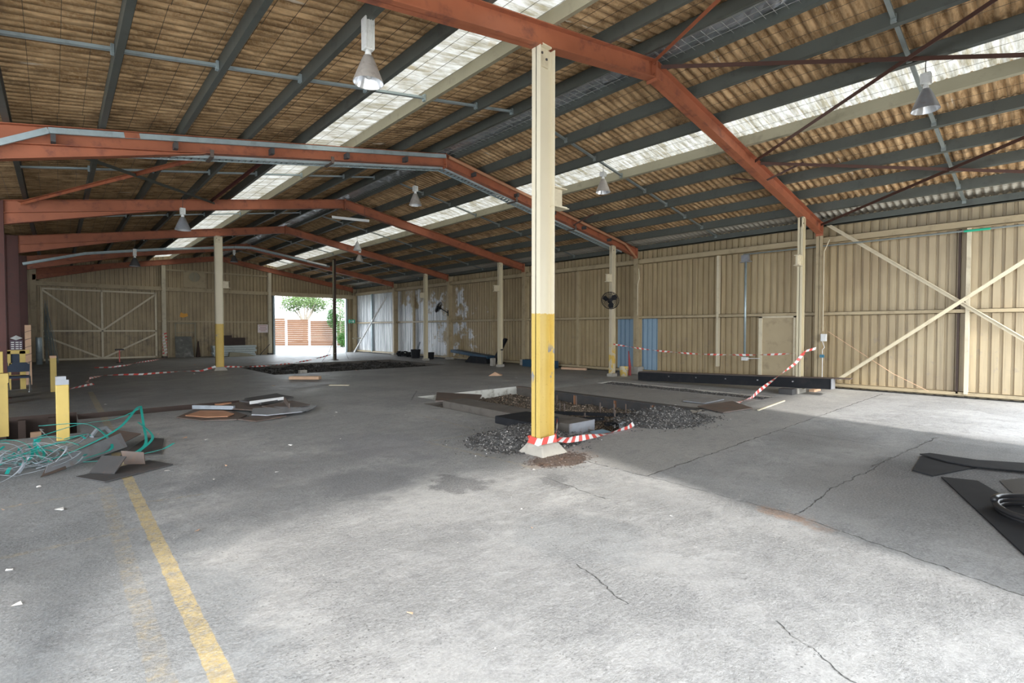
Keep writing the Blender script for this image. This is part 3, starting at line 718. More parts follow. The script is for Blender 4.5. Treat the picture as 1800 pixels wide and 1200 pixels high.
for sgn, x0, x1 in ((-1, .3, RID), (1, RID, 14.6)):
    m = MB(); yt = F2+.16
    zz = lambda x: ztop(x)-D-.03
    m.bar((x0, yt-.10, zz(x0)), (x1, yt-.10, zz(x1)), .012, .05); m.bar((x0, yt+.12, zz(x0)), (x1, yt+.12, zz(x1)), .012, .05)
    n = int((x1-x0)/.11)
    for k in range(n):
        a = x0+k*.11; m.bar((a, yt, zz(a)-.01), (a+.075, yt, zz(a+.075)-.01), .22, .006)
    m.build('tray', 'galv', t)
for x in (2.1, 4.3, 9.5, 12.0):
    m = MB(); z = ztop(x)-D; m.box(x-.03, x+.03, F2-.06, F2+.3, z-.07, z-.05); m.box(x-.03, x+.03, F2-.09, F2-.06, z-.07, z+.06); m.build('hanger', 'rust_plate', t)
# cable tray at frame 5
t = thing('cable_tray', (4, 27.7, 4.9), 'sagging galvanised cable tray spanning below the far roof frames', 'cable tray')
m = MB(); pts = [(-.97, 27.7, 4.13), (.92, 27.7, 4.73), (3.5, 27.7, 5.18), (6.63, 27.7, 5.62), (7.3, 27.7, 5.66), (9, 27.7, 5.42), (11.3, 27.7, 5.05)]
path_bar(m, pts, .22, .012)
for s2 in (-.11, .11): path_bar(m, [(p[0], p[1]+s2, p[2]+.03) for p in pts], .012, .09)
m.build('tray', 'galv', t)
for p in pts[1:-1]:
    m = MB(); m.bar(p, (p[0], p[1], ztop(p[0])+.02), .012, .012); m.build('hanger', 'galv_dull', t)

# ------------------------------------------------------------------ lamps
def make_lamp(x, y, z, hook, lab, bal=.36, mat='lamp_grey', hx=None):
    t = thing('high_bay_lamp', (x, y, z), lab, 'lamp', 'conical high bay lamps hanging from the roof')
    m = MB(); m.lathe([(.172, 0), (.170, .012), (.125, .13), (.085, .23), (.055, .30), (.03, .315)], (x, y, z), 24); m.build('shade', mat, t, True)
    m = MB(); m.lathe([(.168, .004), (.12, .12), (.08, .21), (.05, .27), (.0, .28)], (x, y, z), 24); m.build('reflector', 'reflector', t, True)
    m = MB(); m.lathe([(0, .055), (.03, .06), (.045, .09), (.045, .13), (.028, .18), (.02, .26)], (x, y, z), 14); m.build('bulb', 'white', t, True)
    m = MB(); m.lathe([(.03, .30), (.038, .33), (.028, .37), (0.0, .375)], (x, y, z), 12); m.build('neck', 'white', t, True)
    if bal > .05:
        m = MB(); m.box(x-.055, x+.055, y-.05, y+.05, z+.37, z+.37+bal)
        for k in range(4):
            a = -.05+k*.033; m.box(x+a-.006, x+a+.006, y-.062, y+.062, z+.375, z+.365+bal)
        bevel(m.build('ballast_box', 'lamp_white', t), .006)
    m = MB(); m.tube([(x, y, z+.36+bal), (x+.01, y+.01, (z+.37+bal+hook)/2), (hx if hx else x, y, hook)], .006, 6); m.build('hanging_cord', 'steel_dark', t)
    return t
make_lamp(2.70, 5.45, 4.43, ztop(2.7)+.02, 'large cone lamp with white ballast box at upper left, nearest to the camera')
make_lamp(9.40, 1.44, 4.78, ztop(9.41)+.02, 'cone lamp hanging over the right skylight near the right edge', .16, 'steel_grey')
make_lamp(9.50, 7.33, 4.79, ztop(9.45)+.02, 'cone lamp right of the foreground post below the skylight', .10)
make_lamp(7.30, 12.0, 4.98, 5.62+.2, 'cone lamp hanging below the ridge behind the second frame', .15)
make_lamp(9.27, 19.8, 4.86, ztop(9.41)+.02, 'cone lamp over the far skylight just above another lamp', .02, 'lamp_white')
make_lamp(10.45, 22.1, 4.76, ztop(10.45)+.02, 'cone lamp with white box right of the dark square post', .22)
make_lamp(2.3, 14.45, 4.0, ztop(2.6)+.02, 'cone lamp hanging low before the third frame on the left', .16, 'steel_grey', 2.68)
make_lamp(2.15, 23.0, 3.9, ztop(2.6)+.02, 'small cone lamp before the left half of the back gable', .26, 'steel_dark', 2.68)
make_lamp(6.35, 26.9, 4.82, ztop(6.8)-.05, 'small cone lamp beside the top of the farther post', .20, 'steel_dark')
def batten(a, b, lab):
    t = thing('fluorescent_lamp', a, lab, 'lamp'); a = Vector(a); b = Vector(b)
    m = MB(); m.bar(a, b, .07, .05); m.build('batten', 'white', t)
    m = MB(); m.tube([a+Vector((0, 0, -.04)), b+Vector((0, 0, -.04))], .018, 8); m.build('tube', 'white', t)
    for p in (a.lerp(b, .12), a.lerp(b, .88)):
        m = MB(); m.bar(p, (p.x, p.y, ztop(p.x)+.01), .008, .008); m.build('hanging_wire', 'steel_dark', t)
batten((6.95, 16.75, 5.40), (7.95, 16.05, 5.30), 'white fluorescent tube hanging under the ridge at the third frame')
batten((9.65, 26.46, 5.12), (10.45, 25.95, 4.93), 'white fluorescent tube hanging beside the dark square post')

# ------------------------------------------------------------------ wall cladding
def clad_profile(L, P=.19):
    pts = []; a = 0
    while a < L:
        pts += [(a, 0), (a+.122, 0), (a+.130, .05), (a+.182, .05)]; a += P
    return [(min(p, L), d) for p, d in pts if p <= L+.01]+[(L, 0)]
def clad_x(name, x, y0, y1, z0, z1, mat, lab, out=1):      # wall in plane x, ribs vertical
    m = MB(); vs = []; fs = []
    for i, (a, d) in enumerate(clad_profile(y1-y0)):
        vs += [(x+out*d, y0+a, z0), (x+out*d, y0+a, z1)]
        if i: fs.append((2*i-2, 2*i, 2*i+1, 2*i-1))
    m.add(vs, fs); return struct(m.build(name, mat, origin=(0, 0, 0)), lab)
def clad_y(m, y, x0, x1, z0, z1f, out=1):
    vs = []; fs = []
    for i, (a, d) in enumerate(clad_profile(x1-x0)):
        xx = x0+a; vs += [(xx, y+out*d, z0), (xx, y+out*d, z1f(xx))]
        if i: fs.append((2*i-2, 2*i, 2*i+1, 2*i-1))
    m.add(vs, fs)
clad_x('wall_right', XW, YF, YB, .02, 4.66, 'clad_right', 'tan ribbed steel wall on the right')
m = MB(); m.box(15.82, 15.86, YF, YB, -.05, 4.75); struct(m.build('trim_2', 'steel_dark'), 'backing of the right wall')
m = MB()
roofz = lambda x: zroof(x)-.03
clad_y(m, 33.78, -.75, 4.42, 3.92, roofz); clad_y(m, 33.78, 4.1, 10.14, -.06, roofz); clad_y(m, 33.78, 10.14, 15.7, 3.74, roofz)
clad_y(m, 33.78, 14.95, 15.7, 0, lambda x: 3.78); clad_y(m, 33.80, -8.6, -.75, 0, roofz); clad_y(m, 33.78, -.75, -.62, 0, lambda x: 4)
struct(m.build('wall_back', 'clad_back', origin=(0, 0, 0)), 'tan ribbed steel gable wall at the far end')
# front wall, behind the camera, with two doorways, the left one widened for more daylight
m = MB(); clad_y(m, YF, -8.6, -.5, 3.8, roofz, -1); clad_y(m, YF, -.5, 3.95, 3.8, roofz, -1); clad_y(m, YF, 3.95, 9.5, 0, roofz, -1); clad_y(m, YF, 9.5, 15.7, 3.8, roofz, -1)
struct(m.build('wall_front', 'clad_back', origin=(0, 0, 0)), 'ribbed wall behind the camera with two open doorways')
clad_x('wall_left', -8.5, 10, YB, .0, 6.2, 'clad_back', 'far wall of the neighbouring bay', -1)  # stops short, leaving an added opening for daylight

# girts / rails
def rail(n, b, mat, lab): struct(MB().box(*b).build('trim_%d' % n, mat), lab)
def cchan(m, y0, y1, zc, h=.11, x=15.60, d=.12):
    m.box(x, x+.01, y0, y1, zc-h/2, zc+h/2); m.box(x, x+d, y0, y1, zc+h/2-.01, zc+h/2); m.box(x, x+d, y0, y1, zc-h/2, zc-h/2+.01)
for nn, (zc, h, x, lab) in enumerate(((4.02, .17, 15.50, 'upper rail of the right wall'), (2.03, .10, 15.58, 'middle rail of the right wall'), (.10, .10, 15.60, 'bottom rail of the right wall'))):
    m = MB(); cchan(m, YF, YB-.1, zc, h, x, .2); o = struct(m.build('trim_%d' % (3+nn), 'cream_wall'), lab)
rail(6, (-.75, 4.42, 33.52, 33.76, 3.72, 3.92), 'cream_wall', 'door header on the back wall, left')
rail(7, (4.42, 10.05, 33.55, 33.74, 3.72, 3.92), 'cream_wall', 'header rail on the back wall, middle')
rail(8, (10.05, 15.36, 33.50, 33.76, 3.70, 3.95), 'cream_wall', 'header over the open doorway')
rail(9, (4.5, 9.85, 33.66, 33.76, 1.99, 2.07), 'cream_wall', 'middle rail of the back wall')
rail(10, (4.5, 9.85, 33.66, 33.76, 4.85, 4.94), 'cream_wall', 'upper rail of the back gable')
rail(11, (4.1, 4.42, 33.66, 33.76, 1.99, 2.07), 'cream_wall', 'short rail beside the closed door')
for x0, lab in ((4.40, 'cream gable post right of the closed braced door'), (9.90, 'cream gable post left of the open doorway')):
    t = thing('gable_post', (x0, 33.6, 0), lab, 'post', 'cream posts of the back gable')
    zt_ = ztop(x0)-D-.02
    m = MB(); m.box(x0-.085, x0+.085, 33.50, 33.512, 0, zt_); m.box(x0-.085, x0+.085, 33.73, 33.742, 0, zt_); m.box(x0-.006, x0+.006, 33.5, 33.74, 0, zt_); m.build('shaft', 'cream', t)
    m = MB(); m.box(x0-.12, x0+.12, 33.46, 33.76, 0, .1); m.build('base_block', 'concrete_dark', t)
m = MB(); m.box(10.10, 10.20, 33.55, 33.78, 0, 3.72); m.box(14.86, 14.96, 33.6, 33.78, 0, 3.72)
struct(m.build('trim_12', 'galv'), 'bare metal guides of the open doorway')
# right wall uprights
for n, (y, z0, z1, w, mat) in enumerate(((7.47, .42, 3.94, .07, 'cream'), (13.25, .1, 3.94, .09, 'cream_wall'), (1.55, .1, 3.94, .07, 'cream'), (31.2, .1, 3.94, .08, 'galv'), (25.9, .1, 3.94, .08, 'cream_wall'), (18.6, .1, 3.94, .06, 'cream_wall'))):
    struct(MB().box(15.56, 15.70, y-w/2, y+w/2, z0, z1).build('trim_%d' % (13+n), mat), 'upright on the right wall')
struct(MB().box(15.60, 15.71, 1.69, 1.73, .1, 3.94).build('trim_19', 'brown_dark'), 'dark gap between two wall sections')

# doors
t = struct(thing('door_1', (1.74, 33.6, 0), 'tan braced double door in the back wall', 'door')); del t['category']
m = MB(); clad_y(m, 33.73, -.74, 4.14, -.06, lambda x: 3.95); m.build('leaf', 'clad_back', t)
m = MB(); yy = 33.64
for a, b in (((-.55, yy, .08), (4.05, yy, .08)), ((-.55, yy, 3.58), (4.05, yy, 3.55)), ((-.55, yy, .05), (-.55, yy, 3.6)), ((4.03, yy, .05), (4.03, yy, 3.6)), ((1.74, yy, .05), (1.74, yy, 3.6)),
             ((-.55, yy, 1.5), (4.05, yy, 1.5)), ((-.55, yy-.03, 3.54), (1.72, yy-.03, 1.54)), ((1.76, yy-.03, 1.54), (4.0, yy-.03, 3.47)), ((-.5, yy-.03, 1.25), (1.72, yy-.03, .08)), ((1.76, yy-.03, .08), (4.0, yy-.03, 1.32))):
    m.bar(a, b, .085, .06, (0, 1, 0))
m.build('frame', 'cream', t)
t = struct(thing('door_2', (15.6, 5.67, 0), 'plain tan flush door in the right wall', 'door')); del t['category']
m = MB(); m.box(15.60, 15.65, 5.24, 6.10, .06, 1.94); m.build('leaf', 'cream_wall', t)
m = MB(); m.box(15.57, 15.68, 6.10, 6.20, .05, 1.99); m.box(15.57, 15.68, 5.20, 5.24, .05, 1.99); m.box(15.57, 15.68, 5.20, 6.2, 1.94, 1.985); m.build('frame', 'cream', t)
t = struct(thing('door_3', (5.4, 33.6, 0), 'small personnel door frame in the back wall', 'door')); del t['category']
m = MB(); m.box(4.90, 4.96, 33.66, 33.74, 0, 1.95); m.box(5.86, 5.92, 33.66, 33.74, 0, 1.95); m.box(4.9, 5.92, 33.66, 33.74, 1.90, 1.96); m.box(4.9, 5.92, 33.68, 33.74, 1.38, 1.42); m.build('frame', 'purlin_beige', t)

# wall bracing right bay
def wbrace(p, q, lab):
    m = MB(); m.bar(p, q, .085, .01, (1, 0, 0)); pv, qv = Vector(p), Vector(q); m.bar(pv+Vector((-.03, 0, .035)), qv+Vector((-.03, 0, .035)), .01, .06, (1, 0, 0))
    tag(m.build('wall_brace', 'cream'), lab, 'brace', 'cross braces on the right wall')
wbrace((15.46, 4.48, 4.50), (15.46, -.75, .28), 'cream diagonal wall brace falling from the column head to the right')
wbrace((15.40, 4.05, .28), (15.40, -1.25, 4.62), 'cream diagonal wall brace rising from the end of the black beam')

# pipe with box head, conduit
t = thing('vent_pipe', (15.5, 6.55, .7), 'bluish steel pipe with a box head on the right wall', 'pipe')
m = MB(); m.tube([(15.45, 6.55, .76), (15.45, 6.55, 3.74)], .033, 12); m.build('pipe', 'galv', t, True)
m = MB(); m.box(15.38, 15.52, 6.46, 6.66, 3.66, 3.84); m.box(15.40, 15.5, 6.38, 6.72, 3.63, 3.65); m.build('head', 'steel_grey', t)
m = MB(); m.box(15.38, 15.52, 6.46, 6.62, .66, .76); m.tube([(15.45, 6.5, .72), (15.45, 6.1, .74)], .012, 6); m.build('foot_box', 'white', t)
t = thing('conduit_rail', (15.42, 3, 3.8), 'grey steel rail running level under the upper rail to the right edge', 'rail')
m = MB(); m.tube([(15.40, 6.6, 3.86), (15.40, -1.3, 3.84)], .022, 8); m.build('pipe', 'galv_dull', t)
m = MB(); m.tube([(15.40, 1.62, 3.845), (15.40, 1.18, 3.843)], .027, 8); m.build('green_band', 'sign_green', t)
t = thing('light_switch', (15.3, 4.42, 1.3), 'white switch box on a long cream cable on the right wall column', 'switch')
m = MB(); m.tube([(15.33, 4.30, 4.0), (15.33, 4.38, 3.8), (15.345, 4.43, 3.7), (15.345, 4.43, 1.55)], .012, 6); m.build('cable', 'cream', t)
m = MB(); m.box(15.29, 15.36, 4.33, 4.47, 1.28, 1.48); bevel(m.build('box', 'white', t), .01)
m = MB(); m.tube([(15.33, 4.43, 1.28), (15.30, 4.40, 1.2), (15.30, 4.37, 1.12), (15.33, 4.43, 1.05), (15.345, 4.43, .9), (15.345, 4.43, .3)], .01, 6); m.build('lower_cable', 'tape_white', t)
m = MB(); m.box(15.28, 15.33, 4.38, 4.48, .84, .92); m.build('plug', 'tile_blue', t)
m = MB(); m.tube([(15.3, 4.3, 1.55), (15.42, 3.3, .8), (15.45, 2.9, .5), (15.47, 2.2, .12)], .007, 5)
tag(m.build('rope', 'cardboard'), 'thin brown rope slanting down the right wall', 'rope')
m = MB(); m.tube([(15.30, 10.22, 3.75), (15.32, 10.2, 3.4), (15.35, 10.29, 3.2), (15.355, 10.29, 2.1)], .014, 6)
tag(m.build('wall_cable', 'cream'), 'pale cable running down the column beside the fan', 'cable')

# fans
def fan(c, face, r, lab):
    t = thing('wall_fan', c, lab, 'fan', 'black wall fans'); c = Vector(c); f = Vector(face).normalized()
    a = f.cross(Vector((0, 0, 1))).normalized(); b = a.cross(f)
    def ring(m, rr, off, th): m.tube([c+f*off+(a*math.cos(k*pi/14)+b*math.sin(k*pi/14))*rr for k in range(29)], th, 5, False)
    m = MB()
    for off in (.07, -.07):
        for rr in (r*.97, r*.8, r*.62, r*.45, r*.28): ring(m, rr*(.97 if off < 0 else 1), off*(1.0 if rr < r*.9 else .6), .004)
        for k in range(28):
            d = a*math.cos(k*pi/14)+b*math.sin(k*pi/14); m.tube([c+f*off+d*.05, c+f*off*.9+d*r*.8, c+d*r], .0025, 4)
    ring(m, r, 0, .010); m.build('guard', 'black_paint', t)
    m = MB(); m.tube([c+f*.08, c-f*.16], .055, 12); m.build('motor', 'black_paint', t)
    for k in range(3):
        m = MB(); an = 2*pi*k/3+.4; d = a*math.cos(an)+b*math.sin(an); e = -a*math.sin(an)+b*math.cos(an)
        p = [c+d*.05-e*.03+f*.02, c+d*.05+e*.03-f*.02, c+d*r*.6+e*.10-f*.035, c+d*r*.88+e*.06-f*.02, c+d*r*.9-e*.05+f*.02, c+d*r*.5-e*.09+f*.03]
        m.add(p+[q+f*.004 for q in p], [tuple(range(6)), tuple(range(6, 12))[::-1]]+[(i, (i+1) % 6, (i+1) % 6+6, i+6) for i in range(6)]); m.build('blade', 'black_paint', t)
    return t, c, f
t, c, f = fan((13.66, 10.22, 2.56), (-.62, -.70, .18), .29, 'round black fan on the slim post behind the foreground post')
m = MB(); m.bar(c-f*.14, (13.92, 10.35, 2.50), .035, .035); m.bar((13.92, 10.36, 2.62), (13.92, 10.36, 2.3), .05, .03); m.build('bracket', 'black_paint', t)
t, c, f = fan((14.75, 22.0, 2.74), (-.55, .62, .45), .30, 'black fan seen edge-on between two cream posts on the far right wall')
m = MB(); m.bar(c-f*.14, (15.36, 22.0, 2.45), .035, .035); m.bar((15.34, 22.0, 2.6), (15.34, 22.0, 2.3), .05, .03); m.build('bracket', 'black_paint', t)

# ------------------------------------------------------------------ signs
t = thing('exit_sign', (15.2, 33.44, 2.05), 'small green exit sign on the far corner column', 'sign')
m = MB(); m.box(14.98, 15.42, 33.38, 33.42, 2.02, 2.26); m.build('panel', 'sign_green', t)
m = MB(); yy = 33.372
m.box(15.10, 15.14, yy, yy+.008, 2.17, 2.21); m.bar((15.12, yy, 2.17), (15.10, yy, 2.11), .03, .008, (0, 1, 0)); m.bar((15.10, yy, 2.11), (15.05, yy, 2.06), .02, .008, (0, 1, 0)); m.bar((15.10, yy, 2.11), (15.16, yy, 2.08), .02, .008, (0, 1, 0)); m.bar((15.12, yy, 2.16), (15.18, yy, 2.14), .018, .008, (0, 1, 0))
m.box(15.24, 15.34, yy, yy+.008, 2.06, 2.2)
m.build('running_figure', 'white', t)
m = MB(); m.box(15.19, 15.21, 33.40, 33.52, 2.0, 2.28); m.build('bracket', 'cream_wall', t)
t = thing('wall_sign', (9.52, 33.6, 1.4), 'small pale pinkish notice beside the open doorway', 'sign')
m = MB(); m.box(9.20, 9.80, 33.60, 33.62, 1.38, 1.88); m.build('panel', 'sign_pink', t)
m = MB()
for k, w in enumerate((.46, .36, .44, .3)): m.box(9.5-w/2, 9.5+w/2, 33.592, 33.60, 1.78-k*.1, 1.81-k*.1)
m.build('lettering', 'sign_ink', t)
t = thing('wall_vent', (5.9, 33.7, 4.0), 'square tan panel with a round vent high on the back gable', 'vent')
m = MB(); m.box(5.35, 6.45, 33.70, 33.74, 3.97, 4.85); m.build('panel', 'cream_wall', t)
m = MB(); m.lathe([(.30, 0), (.30, .03), (.27, .03), (.27, 0)], (0, 0, 0), 24); m.v = [(5.9+a, 33.70-c, 4.58+b) for a, b, c in m.v]; m.build('ring', 'cream_wall', t)
m = MB(); m.lathe([(.27, .005), (0.0, .005)], (0, 0, 0), 24); m.v = [(5.9+a, 33.70-c, 4.58+b) for a, b, c in m.v]; m.build('opening', 'purlin_beige', t)
m = MB(); m.box(5.885, 5.915, 33.68, 33.70, 4.3, 4.86); m.build('bar', 'cream_wall', t)
m = MB(); m.prism([(5.15, 2.30), (5.30, 2.24), (5.42, 2.28), (5.56, 2.33), (5.52, 2.5), (5.36, 2.47), (5.22, 2.55), (5.18, 2.44)], 33.768, 33.774); tag(m.build('paint_mark', 'orange_mark'), 'orange sprayed mark on the back wall above the small door frame', 'paint mark')

# folded notices on the dark column
t = thing('folded_notice', (-.94, 21.95, 1.0), 'white and purple folded notices fixed to the dark red column', 'notice')
m = MB(); y0 = 21.94
m.add([(-1.09, y0, 1.31), (-.95, y0-.1, 1.25), (-.95, y0-.06, 1.40)], [(0, 1, 2)]); m.add([(-.81, y0, 1.31), (-.95, y0-.1, 1.25), (-.95, y0-.06, 1.40)], [(0, 1, 2)])
m.build('flap', 'white', t)
m = MB(); m.box(-1.09, -.81, y0-.006, y0, .93, 1.25); m.build('sheet', 'poster_dark', t)
m = MB()
for k in range(4):
    for a, b in ((-1.07, -1.0), (-.97, -.90), (-.88, -.83)): m.box(a, b, y0-.012, y0-.006, .97+k*.065, 1.0+k*.065)
m.build('print', 'tape_white', t)

# ------------------------------------------------------------------ yellow guards and bollards
def bollard(x, y, h, w, lab, cap=None):
    t = thing('steel_bollard', (x, y, 0), lab, 'bollard', 'yellow bollards by the left pit')
    m = MB(); m.box(x-w/2, x+w/2, y-w/2, y+w/2, 0, h-(.12 if cap else 0)); bevel(m.build('shaft', 'yellow', t), .01)
    m = MB()
    if cap: m.box(x-w/2, x+w/2, y-w/2, y+w/2, h-.12, h-.05); m.box(x-w/2, x+w*.3, y-w/2+.02, y+w/2, h-.05, h)
    else: m.box(x-w/2-.002, x+w/2+.002, y-w/2-.002, y+w/2+.002, h-.06, h)
    m.build('cap', cap or 'cardboard', t)
bollard(.04, 9.70, .92, .145, 'square yellow bollard with a grey cap, nearest of the bollards', 'steel_grey')
bollard(-.09, 17.3, .92, .125, 'square yellow bollard behind the grey capped one')
t = thing('guard_rail', (-.9, 10.6, 0), 'yellow steel guard rail cut by the left edge of the photo', 'guard rail')
m = MB(); m.box(-.70, -.56, 10.55, 10.68, 0, .80); m.build('upright', 'yellow', t)
m = MB(); m.box(-1.9, -1.76, 10.55, 10.68, 0, .80); m.build('upright', 'yellow', t)
m = MB(); m.box(-1.95, -.55, 10.52, 10.70, .80, .94); m.build('top_rail', 'yellow', t)
m = MB(); m.box(-1.76, -.70, 10.57, 10.66, .42, .52); m.build('middle_rail', 'yellow', t)
t = thing('guard_post', (-1.15, 15.5, 0), 'tall yellow post at the left edge behind the guard rail', 'post')
m = MB(); m.box(-1.12, -.86, 15.0, 15.15, 0, 1.12); m.build('shaft', 'yellow', t)
t = thing('machine_guard', (-.8, 17.5, 0), 'yellow machine guard with a square window behind the folding chair', 'guard')
m = MB(); m.box(-1.02, -.92, 18.6, 18.7, 0, 1.02); m.box(-.75, -.64, 18.6, 18.7, 0, 1.02); m.box(-1.02, -.56, 18.6, 18.7, .94, 1.04); m.box(-.95, -.7, 18.6, 18.7, .60, .70); m.box(-.95, -.66, 18.6, 18.7, .30, .38); m.build('frame', 'yellow', t)
m = MB(); m.box(-.92, -.75, 18.66, 18.68, .70, .94); m.build('window', 'navy', t)
# folding chair
t = thing('folding_chair', (-.75, 17.9, 0), 'dark navy folding chair with grey tube legs beside the yellow guard', 'chair')
x0, x1, yf, yk = -.95, -.55, 17.6, 18.0
m = MB(); m.prism([(x0, .50), (x1, .50), (x1+.01, .68), (x1-.06, .74), (x0+.10, .74), (x0, .64)], yk, yk+.03); m.build('backrest', 'navy', t)
m = MB(); m.box(x0, x1, yf+.02, yk+.02, .36, .41); m.build('seat', 'navy', t)
for xx in (x0, x1):
    m = MB(); m.tube([(xx, yk+.04, .74), (xx, yk, .42), (xx, yf-.05, .0)], .011, 6); m.build('leg', 'chrome', t)
    m = MB(); m.tube([(xx+.02, yf+.05, .40), (xx+.02, yk+.12, 0)], .011, 6); m.build('leg', 'chrome', t)
m = MB(); m.tube([(x0, yf-.02, .08), (x1, yf-.02, .08)], .01, 6); m.build('stretcher', 'chrome', t)

# spiral wrapped post, cylinder, netting
t = thing('timber_post', (-.62, 20, 0), 'pale timber post wound with rusty red bands', 'post')
m = MB(); m.box(-.69, -.56, 19.95, 20.08, 0, 1.71); m.build('shaft', 'timber_pale', t)
for k in range(5):
    m = MB(); z = .62+k*.22; m.bar((-.70, 19.94, z), (-.55, 19.94, z+.06), .012, .022, (0, 1, 0)); m.build('band', 'rust_plate', t)
t = thing('steel_bin', (-.62, 31, 0), 'shiny blue-grey upright cylinder beside the closed door', 'cylinder')
m = MB(); m.lathe([(0, 0), (.11, 0), (.11, 1.2), (.10, 1.22), (.0, 1.22)], (-.62, 31, 0), 18); m.build('shell', 'galv', t, True)
m = MB(); m.bar((-.55, 31.2, 0), (-.53, 31.3, 3.5), .06, .05); tag(m.build('timber_batten', 'cream_wall'), 'tall thin tan batten standing beside the closed door', 'batten')
m = MB(); rr = random.Random(4)
for k in range(26):
    a = -.44+rr.random()*.12; b = -.45+rr.random()*.5
    m.tube([(a, 31.9+rr.uniform(-.1, .2), 3.0-rr.random()*1.4), ((a+b)/2+rr.uniform(-.05, .05), 31.6, 1.3), (b, 31.2+rr.uniform(-.2, .2), .02)], .010, 4)
tag(m.build('net_bundle', 'galv_dull'), 'bundle of blue-grey netting and rods leaning on the closed door', 'netting', None, 'stuff')
t = thing('stool', (2.16, 30, 0), 'small low table with a dark top and taped leg before the closed door', 'stool')
m = MB(); m.box(2.0, 2.32, 29.85, 30.15, .60, .66); m.build('top', 'steel_dark', t)
m = MB(); m.box(2.14, 2.18, 29.98, 30.02, .03, .60); m.build('leg', ['tape_red'], t)
m = MB(); m.box(2.04, 2.28, 29.88, 30.12, 0, .03); m.build('foot', 'steel_dark', t)

# back wall clutter
t = thing('panel_board', (5.27, 33.2, 0), 'mottled black and white board leaning on the small door frame', 'board')
m = MB(); m.add([(4.86, 33.15, 0), (5.72, 33.15, 0), (5.66, 33.5, 1.18), (4.88, 33.5, 1.18), (4.86, 33.19, 0), (5.72, 33.19, 0), (5.66, 33.54, 1.18), (4.88, 33.54, 1.18)],
      [(0, 1, 2, 3), (7, 6, 5, 4), (0, 4, 5, 1), (1, 5, 6, 2), (2, 6, 7, 3), (3, 7, 4, 0)]); m.build('face', 'board_dark', t)
for k in range(5):
    m = MB(); z = .02+k*.125; a = 6.60+R.uniform(-.04, .05); b = 8.85+R.uniform(-.08, .05); m.box(a, b, 32.75+R.uniform(-.03, .03), 33.25, z, z+.115)
    bevel(tag(m.build('wall_panel', 'stack_white'), ['bottom', 'second', 'middle', 'fourth', 'topmost'][k]+' of the stacked pale panels behind the farther post', 'panel', 'stacked pale panels by the back wall'), .01)
m = MB(); m.prism([(7.3, .0), (8.7, .0), (8.3, .16), (7.9, .22), (7.35, .26)], 32.3, 32.6); tag(m.build('cloth_bundle', 'purlin_beige'), 'low crumpled beige bundle before the stacked panels', 'bundle')
m = MB(); m.box(7.25, 7.72, 33.45, 33.52, 0, 1.22); tag(m.build('steel_sheet', 'brown_dark'), 'tall dark brown sheet standing behind the stacked panels', 'sheet')
m = MB(); m.box(7.72, 8.45, 33.47, 33.52, 0, 1.08); m.box(7.72, 8.45, 33.44, 33.47, .92, .96); tag(m.build('steel_sheet', 'brown_dark'), 'long low dark brown sheet behind the stacked panels', 'sheet')
m = MB(); m.tube([(5.95, 33.3, 0), (6.0, 33.5, .9)], [.12, .03], 8); tag(m.build('timber_offcut', 'brown_dark'), 'dark pointed offcut standing right of the mottled board', 'offcut')
m = MB(); m.tube([(9.2, 33.2, .02), (9.85, 33.5, .65)], .02, 6); tag(m.build('steel_rod', 'steel_dark'), 'thin dark rod leaning left of the doorway post', 'rod')

# right far wall: leaning silver pole, scrap
m = MB(); m.tube([(15.0, 32.6, .03), (15.38, 28.8, 3.6)], .05, 8); tag(m.build('leaning_pole', 'white', smooth=True), 'long white pole leaning across the bare silver wall sheets', 'pole')
m = MB(); m.box(14.6, 15.3, 31.9, 32.0, .95, 1.02); tag(m.build('timber_shelf', 'purlin_beige'), 'short pale bar sticking out beside the far corner column', 'bar')
def junk(name, x, y, sx, sy, sz, n, mat, lab, cat, seed):
    rr = random.Random(seed); m = MB()
    for k in range(n):
        a = rr.uniform(0, pi); d = Vector((math.cos(a), math.sin(a), rr.uniform(-.3, .5))); c = Vector((x+rr.uniform(-sx, sx), y+rr.uniform(-sy, sy), rr.uniform(.05, sz)))
        l = rr.uniform(.06, .2); m.bar(Vector((c.x, c.y, max(.05, c.z)))-d*l, c+d*l, rr.uniform(.03, .12), rr.uniform(.02, .1))
    m.v = [(a, b, max(c, .005)) for a, b, c in m.v]
    return tag(m.build(name, mat), lab, cat, None, 'stuff')
junk('scrap_heap', 15.0, 26.0, .25, .9, .28, 40, 'black_paint', 'low heap of black scrap beside the far cream column', 'scrap', 1)
t = thing('waste_bin', (14.75, 24.1, 0), 'dark open bin of scrap beside the slim post of the far bay', 'bin')
m = MB(); m.lathe([(0, .01), (.22, .01), (.27, .48), (.25, .48), (.2, .05)], (14.7, 24.2, 0), 14); m.build('shell', 'black_paint', t)
m = MB(); m.bar((14.7, 24.2, .2), (14.8, 23.9, .9), .12, .02); m.build('offcut', 'strap_grey', t)
m = MB(); m.lathe([(0, .01), (.15, .01), (.19, .36), (.17, .36), (.14, .05)], (14.85, 22.9, 0), 14); tag(m.build('bucket', 'black_paint'), 'small dark bucket right of the slim far post', 'bucket')
m = MB(); m.bar((14.95, 20.9, .50), (14.9, 17.9, .30), .45, .14); m.bar((14.95, 20.8, .44), (14.9, 18.0, .24), .5, .02)
o = tag(m.build('steel_beam', 'blue_steel'), 'dark blue steel member lying tilted on the black scrap', 'beam')
m = MB(); m.prism([(17.9, 0), (19.6, 0), (19.2, .32), (18.0, .30)], 14.65, 15.2, 'x'); tag(m.build('machine_part', 'black_paint'), 'black machine casting under the tilted blue member', 'machine part')
